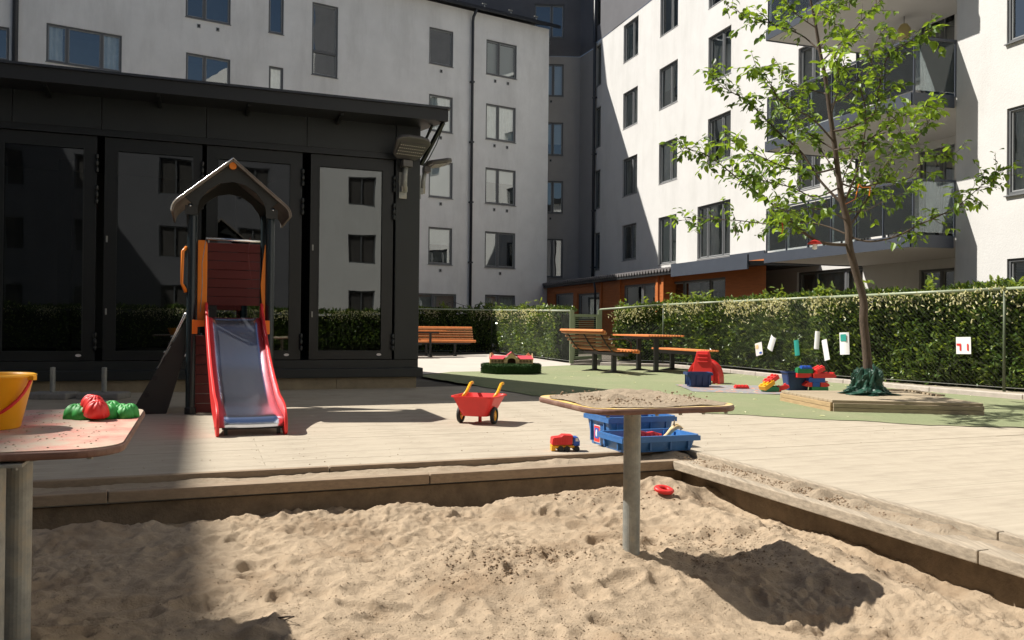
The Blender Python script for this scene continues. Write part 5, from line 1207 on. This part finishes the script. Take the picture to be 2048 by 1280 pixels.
def hedge(pts, hts, label, seed, dens=1500, depth=.7, side=None, sprig=0, flow=1.0, lf=.085):
    """pts: polyline of the face towards the viewer; hts: height at each"""
    t = thing('hedge', (pts[0].x, pts[0].y, 0), 0, label, 'hedge'); rr = np.random.default_rng(seed)
    PL, DL, SL, core = [], [], [], MB(); FP, FD = [], []
    for i in range(len(pts)-1):
        a, c = pts[i], pts[i+1]; L = (c-a).length; d = (c-a)/L; nn = Vector((d.y, -d.x, 0))
        if nn.dot(side if side else Vector((-a.x, -a.y, 0))) < 0: nn = -nn
        n = int(dens*L); f_ = rr.random(n); z = rr.random(n); hh = hts[i]+(hts[i+1]-hts[i])*f_
        x = a.x+(c.x-a.x)*f_; y = a.y+(c.y-a.y)*f_
        bul = .17*fbm(f_*L+i*7, z*2, 1.6, 3, seed+i)
        topw = rr.random(n) < .3
        zz = np.where(topw, hh+.035*rr.normal(0, 1, n)+.11*fbm(f_*L+i*9, f_*0, 2.2, 3, seed+5), .04+z*hh)
        back = np.where(topw, rr.random(n)*depth, np.abs(rr.normal(0, .13, n)))-bul*np.where(topw, 0, 1)
        back = back+.12*np.clip(1-z*4, 0, 1)*np.where(topw, 0, 1)
        PL.append(np.stack([x-nn.x*back, y-nn.y*back, zz], -1))
        up = np.array([nn.x, nn.y, .55])[None]*.9+rr.normal(0, .75, (n, 3)); up[:, 2] += np.where(topw, .8, .1); DL.append(up); SL.append(rr.uniform(lf*.7, lf*1.3, n))
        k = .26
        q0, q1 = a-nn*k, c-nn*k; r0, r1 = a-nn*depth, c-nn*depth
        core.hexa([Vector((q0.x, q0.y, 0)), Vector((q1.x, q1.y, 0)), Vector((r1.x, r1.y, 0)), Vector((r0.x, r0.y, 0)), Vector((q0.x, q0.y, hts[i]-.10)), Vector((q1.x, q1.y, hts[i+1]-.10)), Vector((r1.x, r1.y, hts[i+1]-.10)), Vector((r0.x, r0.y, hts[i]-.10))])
        nf = int(170*L*flow); g_ = rr.random(nf); clus = fbm(g_*L*1.0+i*3, g_*0, 1.8, 2, seed+9); keep = rr.random(nf) < np.clip(.45+clus*1.4, .05, 1)
        hz_ = hts[i]+(hts[i+1]-hts[i])*g_; fx = a.x+(c.x-a.x)*g_; fy = a.y+(c.y-a.y)*g_; fb = rr.normal(0, .12, nf)*.8; lowz = np.abs(rr.normal(0, .17, nf))
        FP.append(np.stack([fx-nn.x*fb+nn.x*.03, fy-nn.y*fb+nn.y*.03, hz_+.03-lowz], -1)[keep]); FD.append((np.array([nn.x*.5, nn.y*.5, 1.0])+rr.normal(0, .7, (nf, 3)))[keep])
    P = np.concatenate(PL); Dd = np.concatenate(DL); S = np.concatenate(SL); n = len(P)
    core.build('shade_core', 'core', t, world=True)
    Upv = np.array([0, 0, 1.])[None]+rr.normal(0, .5, (n, 3))
    m1 = rr.random(n) < .72
    leaves('leaves', P[m1], Dd[m1], Upv[m1], S[m1], 'laurel', t, .85); leaves('young_leaves', P[~m1], Dd[~m1], Upv[~m1], S[~m1]*.9, 'laurel2', t, .85)
    # flower spikes: small tapered candles
    FPp = np.concatenate(FP); FDd = np.concatenate(FD); FDd /= np.linalg.norm(FDd, axis=1, keepdims=True); mb = MB()
    for p, d in zip(FPp, FDd):
        p = Vector(p); d = Vector(d); L = rr.uniform(.03, .07); mb.tube([p, p+d*L*.5, p+d*L], [.009, .011, .004], 4, cap=False)
    tag(mb.build('flower_spikes', 'spike', t, world=True), kind='stuff')
    if sprig:
        tot = []
        for k in range(sprig):
            i = rr.integers(0, len(pts)-1); f_ = rr.random(); a = pts[i].lerp(pts[i+1], f_); h_ = hts[i]+(hts[i+1]-hts[i])*f_; L = rr.uniform(.12, .32)
            for j in range(16):
                q_ = j/15; tot.append((a.x+rr.normal(0, .05), a.y+.15+rr.normal(0, .05), h_+L*q_))
        tot = np.array(tot); n2 = len(tot); leaves('sprigs', tot, rr.normal(0, 1, (n2, 3))+np.array([0, 0, .5]), np.array([0, 0, 1.])[None]+rr.normal(0, .4, (n2, 3)), rr.uniform(.09, .14, n2), 'laurel2', t, .8)
    return t
def mesh_panel(a, c, h0, h1, parent, step=.075, r=.0009):
    L = (c-a).length; d = (c-a)/L; mb = MB(); H_ = (h0+h1)/2; n = int((L+H_)/step)
    for k in range(n):
        for s_ in (1, -1):
            x0 = k*step-H_ if s_ > 0 else k*step; z0 = 0
            x1 = x0+s_*H_; z1 = H_
            xa, za, xb, zb = x0, z0, x1, z1
            if s_ > 0:
                if xa < 0: za += -xa; xa = 0
                if xb > L: zb -= xb-L; xb = L
            else:
                if xa > L: za += xa-L; xa = L
                if xb < 0: zb -= -xb; xb = 0
            if zb-za < .02 or xa < -.001 or xb > L+.001: continue
            p, q_ = a+d*xa+Z*(.05+za*(H_-.05)/H_), a+d*xb+Z*(.05+zb*(H_-.05)/H_)
            mb.tube([p, q_], r, 3, cap=False)
    return tag(mb.build('wire_mesh', 'wire', parent, world=True), kind='stuff')
def fence(pts, hs, label, postn, toprail=.024, every=None, skip=()):
    t = thing('fence', (pts[0].x, pts[0].y, 0), 0, label, 'fence')
    for i in range(len(pts)-1):
        a, c = pts[i], pts[i+1]
        MB().tube([a+Z*hs[i], c+Z*hs[i+1]], toprail, 8).build('top_rail', 'rail', t, world=True, smooth=True)
        mesh_panel(a, c, hs[i]-.03, hs[i+1]-.03, t)
        MB().tube([a+Z*.06, c+Z*.06], .004, 5).build('bottom_wire', 'steel', t, world=True)
    for p, h_ in [q_ for k, q_ in enumerate(zip(pts, hs)) if k not in skip]: MB().tube([p, p+Z*(h_+.01)], .022, 8).build('post', 'postgreen', t, world=True, smooth=True)
    return t
# fence lines, measured on the ground
fl = [gp(700, 703), gp(983, 706), gp(1143, 727)]
fence(fl, [1.43, 1.40, 1.28], 'chain-link fence with a steel top rail in front of the left hedge', 3)
kd = [gp(1199, 724), gp(1326, 727), gp(1461, 738), gp(1660, 757), gp(2008, 783), gp(2250, 800)]
fr_h = [EYE+.0+.0]*6
def top_h(p, px, py): return dp(px, py, p.y).z
tops = [(1199, 619), (1326, 609.5), (1461, 603), (1660, 594), (2008, 577.5), (2250, 566)]
fr_h = [top_h(p, *q_) for p, q_ in zip(kd, tops)]
fence(kd, fr_h, 'long chain-link fence with green top rail in front of the right hedge', 6, skip=(2, 3))
off = lambda pts, k: [p+Vector((p.x, p.y, 0)).normalized()*k for p in pts]
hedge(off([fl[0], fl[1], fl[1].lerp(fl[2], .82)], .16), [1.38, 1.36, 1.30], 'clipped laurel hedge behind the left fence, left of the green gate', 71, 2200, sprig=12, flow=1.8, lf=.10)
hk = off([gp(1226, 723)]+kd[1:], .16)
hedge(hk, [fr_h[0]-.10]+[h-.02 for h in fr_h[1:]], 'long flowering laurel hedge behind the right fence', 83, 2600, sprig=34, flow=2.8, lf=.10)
hb = gp(985, 690); 
# shrub further back left
t = thing('shrub', dp(975, 620, 31.0), 0, 'dark round shrub before the left block, above the fence rail', 'shrub'); rr = np.random.default_rng(2); n = 1500; p_ = rr.normal(0, 1, (n, 3)); p_ /= np.linalg.norm(p_, axis=1, keepdims=True); p_ *= (rr.random((n, 1))**.4)*np.array([.9, .6, .75]); c_ = dp(975, 628, 31.0); t.location.z = 0
leaves('leaves', p_+np.array([c_.x, c_.y, 1.0]), rr.normal(0, 1, (n, 3)), rr.normal(0, 1, (n, 3)), rr.uniform(.08, .16, n), 'laurel', t)
MB().tube([(c_.x, c_.y, 0), (c_.x, c_.y, .9)], .05, 6).build('stem', 'bark', t, world=True)
# gate
ga, gb = gp(1143, 727), gp(1199, 724)
GT = thing('gate', ((ga+gb)/2), 0, 'green steel gate with thin horizontal bars between the two hedges', 'gate'); gh = 1.20
for p, h_ in ((ga, 1.30), (gb, 1.33)): MB().bar(p, p+Z*h_, .10, .10).build('gate_post', 'green', GT, world=True)
gd = (gb-ga).normalized(); a, c = ga+gd*.10, gb-gd*.12
MB().bar(a+Z*.10, a+Z*gh, .05, .05).bar(c+Z*.10, c+Z*gh, .05, .05).build('stile', 'green', GT, world=True)
MB().bar(a+Z*(gh-.03), c+Z*(gh-.03), .05, .07).bar(a+Z*.13, c+Z*.13, .05, .07).build('gate_rail', 'green', GT, world=True)
for k in range(18): z = .22+.052*k; MB().bar(a+Z*z, c+Z*z, .012, .012).build('bar', 'green', GT, world=True)
MB().bar(ga+Z*.04, gb+Z*.04, .14, .05).build('threshold', 'kerb', GT, world=True)
# rear hedge mirrored in the pavilion glass
hedge([Vector((-6, -6.5, 0)), Vector((3, -5, 0)), Vector((11, 2, 0))], [1.3, 1.3, 1.3], 'laurel hedge behind the viewer, mirrored in the pavilion glass', 99, 900, side=Vector((-.3, 1, 0)), lf=.11)
# festoon string
t = thing('string_lights', dp(880, 610, 27.5), 0, 'drooping string of small bulbs above the left fence', 'string lights')
a, c = dp(800, 606, 27.0), dp(963, 601, 28.5); pts = [a.lerp(c, k/30)-Z*(.22*math.sin(math.pi*((k/30*1.6) % 1))) for k in range(31)]
MB().tube(pts, .008, 4).build('cable', 'black', t, world=True)
for k in range(2, 30, 3): MB().lathe([(0, -.13), (.02, -.10), (.02, -.04), (.014, 0)], 6, pts[k]).build('bulb', 'black', t, world=True)
# laminated drawings on the hedge fence
def fence_pt(px, py):
    for i in range(len(kd)-1):
        a, c = kd[i], kd[i+1]; r = ray(px, py); d = c-a; den = r.x*d.y-r.y*d.x; s_ = (a.x*d.y-a.y*d.x)/den; p = r*s_; f_ = ((p.x-a.x)*d.x+(p.y-a.y)*d.y)/d.dot(d)
        if 0 <= f_ <= 1: return Vector((p.x, p.y, EYE+p.z)), d.normalized()
pap = [(1521, 698, .20, .22, .2, 'a laminated picture with blue corner, leftmost on the hedge fence', 'stick'), (1547, 686, .15, .25, -.45, 'a tilted laminated drawing just right of the leftmost picture', 'paper'),
       (1597, 696, .12, .25, .15, 'a curled greenish laminated sheet below the middle of the hedge', 'teal'), (1638, 680, .11, .28, -.1, 'a rolled-up white sheet highest of the middle group', 'paper'),
       (1655, 700, .12, .32, .25, 'a long narrow white sheet left of the tree trunk', 'paper'), (1692, 687, .17, .33, .05, 'a teal-topped laminated sheet nearest the trunk', 'paper'), (1930, 691, .20, .22, .03, 'a white laminated drawing with red marks, far right on the hedge', 'paper')]
for i, (px, py, w_, h_, rot, lab, m) in enumerate(pap):
    q_, d = fence_pt(px, py); nn = Vector((d.y, -d.x, 0)); nn = nn if nn.y < 0 else -nn
    t = thing('drawing', q_, 0, lab.replace('a ', '', 1), 'drawing', 'laminated drawings on the hedge fence'); c, s_ = math.cos(rot), math.sin(rot); ax_ = d if d.dot(Vector((1, 0, 0))) > 0 else -d
    X2 = ax_*c+Z*s_; Y2 = -ax_*s_+Z*c; mb = MB(); N = 7; bend = [.0, .05, .07, .09, .03, .05, .0][i]
    for k in range(N+1):
        for j in range(2): f_ = k/N-.5; mb.v.append(tuple(q_+nn*(.04+bend*(.25-f_*f_)*4*.5)+X2*w_*f_*1.2+Y2*h_*1.2*(j-.5)))
    for k in range(N): mb.f.append((2*k, 2*k+2, 2*k+3, 2*k+1)); mb.m.append(0)
    so_ = mb.build('sheet', m, t, world=True); sm = so_.modifiers.new('solid', 'SOLIDIFY'); sm.thickness = .002
    def pr(x0, x1, y0, y1, mm):
        mb = MB(); k_ = .043+bend*.5*.9; mb.quad(*[q_+nn*(k_+.004)+X2*w_*1.2*x+Y2*h_*1.2*y for x, y in ((x0, y0), (x1, y0), (x1, y1), (x0, y1))]); mb.build('print', mm, t, world=True)
    if i == 0: pr(-.4, 0, .05, .35, 'toywood'); pr(.05, .4, -.4, -.25, 'brickblue')
    if i == 5: pr(-.3, .3, .1, .42, 'teal')
    if i == 6: pr(-.45, -.15, 0, .12, 'red'); pr(-.25, -.15, -.3, 0, 'red'); pr(.25, .35, -.3, .1, 'red')
# ================================================================ TREE AND PLATFORM
pcn = [Vector((3.39, 10.44, 0)), Vector((3.53, 9.13, 0)), Vector((5.05, 8.88, 0)), Vector((5.05, 10.60, 0))]
PF = thing('timber_platform', (pcn[0]+pcn[2])/2, 0, 'low square timber platform around the young tree', 'platform'); n = 12; zt = .13
for k in range(n):
    f0, f1 = k/n, (k+1)/n-.008/1.5
    a, b_, c, d = pcn[1].lerp(pcn[0], f0), pcn[2].lerp(pcn[3], f0), pcn[2].lerp(pcn[3], f1), pcn[1].lerp(pcn[0], f1); dz = random.uniform(-.002, .002)
    MB().hexa([p+Z*(zt-.028+dz) for p in (a, b_, c, d)]+[p+Z*(zt+dz) for p in (a, b_, c, d)]).build('plank', 'platform', PF, world=True, bevel=.003)
for i in range(4):
    a, c = pcn[i], pcn[(i+1) % 4]; d = (c-a).normalized()*.01
    for j, (z0, z1) in enumerate(((0, .048), (.052, .100))):
        MB().bar(a+d+Z*(z0+z1)/2, c-d+Z*(z0+z1)/2, .035, z1-z0).build('fascia_board', 'platside' if i == 0 else 'platform', PF, world=True, bevel=.003)
for p, q_ in ((pcn[0], pcn[3]), (pcn[2], pcn[3])):
    for k in range(9): c = q_.lerp(p, (k+.5)/18); MB().box((c.x, c.y, zt+.012), (.10, .05, .02)).build('edge_block', 'platform', PF, world=True)
tb = gp(1735, 788, zt); TD = tb.y
TR_ = thing('young_tree', (tb.x, tb.y, 0), 0, 'slender young tree in fresh spring leaf growing from the platform', 'tree')
def T3(q_, dy=0):  # zoomed sketch coordinates -> place near the trunk plane
    return dp(1340+q_[0]/2.133, q_[1]/2.133, TD+dy)
trunk = [dp(1736, 800, TD), dp(1737, 760, TD), dp(1732, 690, TD), dp(1727, 640, TD), T3((825, 1280)), T3((790, 1150)), T3((765, 1050)), T3((760, 960)), T3((735, 860)), T3((720, 760)), T3((705, 640)), T3((685, 500)), T3((665, 350)), T3((640, 220)), T3((620, 100)), T3((600, 0)), T3((585, -120)), T3((590, -250))]
tr_r = [.062, .056, .050, .048, .046, .044, .043, .042, .038, .034, .030, .027, .024, .020, .017, .013, .009, .004]
tr_r = [r*1.0 for r in tr_r]
trS = smooth_curve([tuple(p)+(r,) for p, r in zip(trunk, tr_r)], 4)
MB().tube([p[:3] for p in trS], [p[3]*(1+.07*noise.noise(Vector(p[:3])*6)) for p in trS], 10).build('trunk', 'bark', TR_, world=True, smooth=True)
limbs = [([(755, 1045), (650, 1035), (560, 985), (480, 905), (380, 830), (300, 770), (200, 690), (130, 650), (50, 630)], -.2, .024),
 ([(735, 870), (640, 770), (560, 650), (470, 570), (380, 480), (330, 430), (240, 380), (180, 320)], .5, .02),
 ([(755, 1000), (650, 960), (530, 945), (430, 955), (280, 940), (150, 935), (40, 940)], .7, .014),
 ([(745, 860), (790, 750), (820, 640), (835, 480), (800, 350), (740, 270)], -.6, .018),
 ([(762, 970), (810, 900), (870, 800), (920, 700), (1000, 640), (1080, 560), (1130, 460)], .5, .018),
 ([(765, 1010), (850, 1030), (960, 1010), (1060, 960), (1150, 920), (1240, 870), (1330, 790), (1390, 750)], -.5, .014),
 ([(690, 560), (780, 540), (870, 480), (890, 380), (920, 260), (1000, 190), (1110, 130)], -.5, .016),
 ([(640, 220), (560, 150), (430, 100), (330, 70), (240, 20)], .4, .012),
 ([(650, 260), (720, 190), (800, 110), (880, 20), (960, -60)], .6, .012),
 ([(695, 600), (600, 500), (490, 450), (420, 350), (360, 290)], -.7, .014),
 ([(700, 720), (590, 740), (460, 700), (330, 640), (260, 600)], -.9, .014),
 ([(722, 800), (620, 840), (520, 800), (400, 770), (350, 750)], -.5, .012),
 ([(700, 640), (800, 620), (900, 560), (980, 500), (1090, 450)], -.9, .013),
 ([(720, 780), (800, 800), (900, 780), (1020, 760), (1090, 680), (1190, 665)], .3, .012),
 ([(745, 900), (830, 900), (930, 850), (1060, 800)], .9, .010), ([(670, 400), (590, 380), (500, 330), (440, 240)], .9, .010),
 ([(680, 450), (760, 400), (850, 300), (870, 200), (920, 110)], .8, .010), ([(625, 120), (540, 60), (470, -20)], -.5, .008), ([(610, 60), (700, 40), (790, -20)], -.4, .008),
 ([(735, 850), (740, 760), (780, 660), (760, 560), (820, 470)], .9, .010), ([(720, 760), (650, 650), (560, 560), (520, 480)], .9, .010),
 ([(705, 640), (640, 600), (560, 540), (540, 420)], .2, .010), ([(750, 940), (680, 900), (600, 890), (520, 900), (440, 880)], -.9, .010),
 ([(690, 480), (720, 350), (700, 240)], -.9, .010), ([(640, 200), (700, 120), (690, 30)], -.6, .010)]
rr = random.Random(12); lp, ld, lu, ls = [], [], [], []; tw = MB(); bad = 0
for li, (pts, dy, r0) in enumerate(limbs):
    n = len(pts); P_ = [tuple(T3(p, dy*1.6*(k/(n-1))**.8))+(r0*.72*(1-k/(n-1))+.0025,) for k, p in enumerate(pts)]; S_ = smooth_curve(P_, 6)
    MB().tube([p[:3] for p in S_], [p[3] for p in S_], 6).build('limb', 'bark', TR_, world=True, smooth=True)
    L = len(S_); k0 = max(3, int(L*.22))
    for k in range(k0, L):
        for _ in range(2 if k < L-3 else 3):
            if rr.random() < .38: continue
            p = Vector(S_[k][:3]); fw = (Vector(S_[min(k+1, L-1)][:3])-Vector(S_[k-1][:3])).normalized()
            d = (fw*.7+Vector((rr.gauss(0, .6), rr.gauss(0, .6), rr.gauss(.05, .45)))).normalized(); tl_ = rr.uniform(.10, .42)*(1.1-.4*k/L); q_ = [p]; m_ = max(3, int(tl_/.055))
            for j in range(m_):
                d = (d+Vector((rr.gauss(0, .15), rr.gauss(0, .15), rr.gauss(.0, .12)))).normalized(); q_.append(q_[-1]+d*tl_/m_)
            tw.tube(q_, [.0035*(1-j/len(q_))+.001 for j in range(len(q_))], 4, cap=False)
            for j in range(1, len(q_)):
                for s_ in range(2 if j < len(q_)-1 else 3):
                    if rr.random() < .22: continue
                    ddir = (d*.5+Vector((rr.gauss(0, .8), rr.gauss(0, .8), rr.gauss(-.55, .4)))).normalized()
                    lp.append(q_[j]+Vector((rr.gauss(0, .015), rr.gauss(0, .015), rr.gauss(0, .015)))); ld.append(ddir); lu.append(Vector((rr.gauss(0, .5), rr.gauss(0, .5), 1)).normalized()); ls.append(rr.choice((.05, .065, .08, .095, .115))*rr.uniform(.85, 1.15))
tag(tw.build('twigs', 'bark', TR_, world=True), kind='stuff')
lp = np.array([tuple(p) for p in lp]); ld = np.array([tuple(p) for p in ld]); lu = np.array([tuple(p) for p in lu]); ls = np.array(ls)
print('tree leaves', len(lp))
near = np.argsort(lp[:, 1]-ls*8)[:300]; rest = np.setdiff1d(np.arange(len(lp)), near); k = len(rest)//2
rng.shuffle(rest)
leaves('leaves', lp[rest[:k]], ld[rest[:k]], lu[rest[:k]], ls[rest[:k]], 'leaf', TR_, 1.0); leaves('leaves', lp[rest[k:]], ld[rest[k:]], lu[rest[k:]], ls[rest[k:]], 'leafd', TR_, 1.0)
lmes = bpy.data.meshes.new('leaf'); lmes.from_pydata(LV.tolist(), [], LF); lmes.materials.append(M['leaf'])
inv = Matrix.LocRotScale(TR_.location, TR_.rotation_euler, TR_.scale).inverted()
for i in near:
    o = bpy.data.objects.new('leaf', lmes); C.objects.link(o); o.parent = TR_; o.matrix_parent_inverse = inv
    D_ = Vector(ld[i]).normalized(); S_ = D_.cross(Vector(lu[i])).normalized(); N_ = S_.cross(D_); s_ = ls[i]
    o.matrix_basis = Matrix(((S_.x*s_, D_.x*s_, N_.x*s_, lp[i][0]), (S_.y*s_, D_.y*s_, N_.y*s_, lp[i][1]), (S_.z*s_, D_.z*s_, N_.z*s_, lp[i][2]), (0, 0, 0, 1)))
# tarpaulin wrapped round the foot
t = thing('tarpaulin', (tb.x, tb.y, zt), 0, 'crumpled dark green tarpaulin wrapped round the foot of the tree', 'tarpaulin')
a = np.linspace(0, 2*np.pi, 73); s_ = np.linspace(0, 1, 26); AA, SS = np.meshgrid(a, s_, indexing='ij')
nx, ny = np.cos(AA), np.sin(AA); fo = fbm(nx*2+3, SS*3+ny*2, 1.5, 3, 77); fo2 = fbm(nx*3+9, ny*3+SS*4, 2.2, 3, 78)
Rd = np.interp(SS, [0, .25, .45, .7, .9, 1], [.30, .25, .17, .18, .11, .065])*(1+.45*fo+.25*fo2*(1-SS)); Hh = np.interp(SS, [0, .25, .45, .7, .9, 1], [.0, .03, .10, .26, .30, .20])*(1+.3*fo2)+.012*np.abs(fo)
Rd[-1] = Rd[0]; Hh[-1] = Hh[0]
grid_mesh('cloth', Rd*nx, Rd*ny, Hh+.004, 'tarp', t, smooth=False)
# ribbons and ornaments hung in the tree
def ribbon(pts, m, label):
    p = [T3(q_, -.15) for q_ in pts]; t = thing('ribbon', p[0], 0, label, 'ribbon'); mb = MB()
    for i in range(len(p)-1): mb.bar(p[i], p[i+1], .004, .022, up=Vector((0, -1, .2)))
    mb.build('band', m, t, world=True)
ribbon([(750, 870), (790, 850), (805, 785), (820, 800), (855, 798), (850, 835)], 'orangep', 'orange ribbon looped over a branch beside the upper trunk')
ribbon([(478, 950), (482, 975), (476, 1000)], 'red', 'short red ribbon hanging from the lowest left branch')
ribbon([(278, 955), (276, 980), (282, 1004)], 'bark', 'dark thin strip hanging from the far left branch')
q_ = T3((617, 1040), -.15); t = thing('toadstool_ornament', q_, 0, 'small red and white toadstool ornament hanging under a branch', 'ornament')
MB().lathe([(0, .05), (.05, .035), (.085, .0), (0, -.005)], 16).build('cap', 'red', t, smooth=True); MB().lathe([(.022, -.005), (.03, -.06), (0, -.07)], 10).build('stem', 'paper', t, smooth=True)
# fallen leaves on turf
rr = np.random.default_rng(31); n = 90; x = rr.uniform(.5, 7, n); y = rr.uniform(8.5, 16, n)
o = leaves('fallen_leaves', np.stack([x, y, np.full(n, .012)], -1), np.stack([rr.normal(0, 1, n), rr.normal(0, 1, n), np.full(n, .05)], -1), np.array([[0, 0, 1.]]).repeat(n, 0), rr.uniform(.03, .07, n), 'spike'); o['label'] = 'dry leaf litter scattered thinly on the green turf'; o['category'] = 'leaf litter'
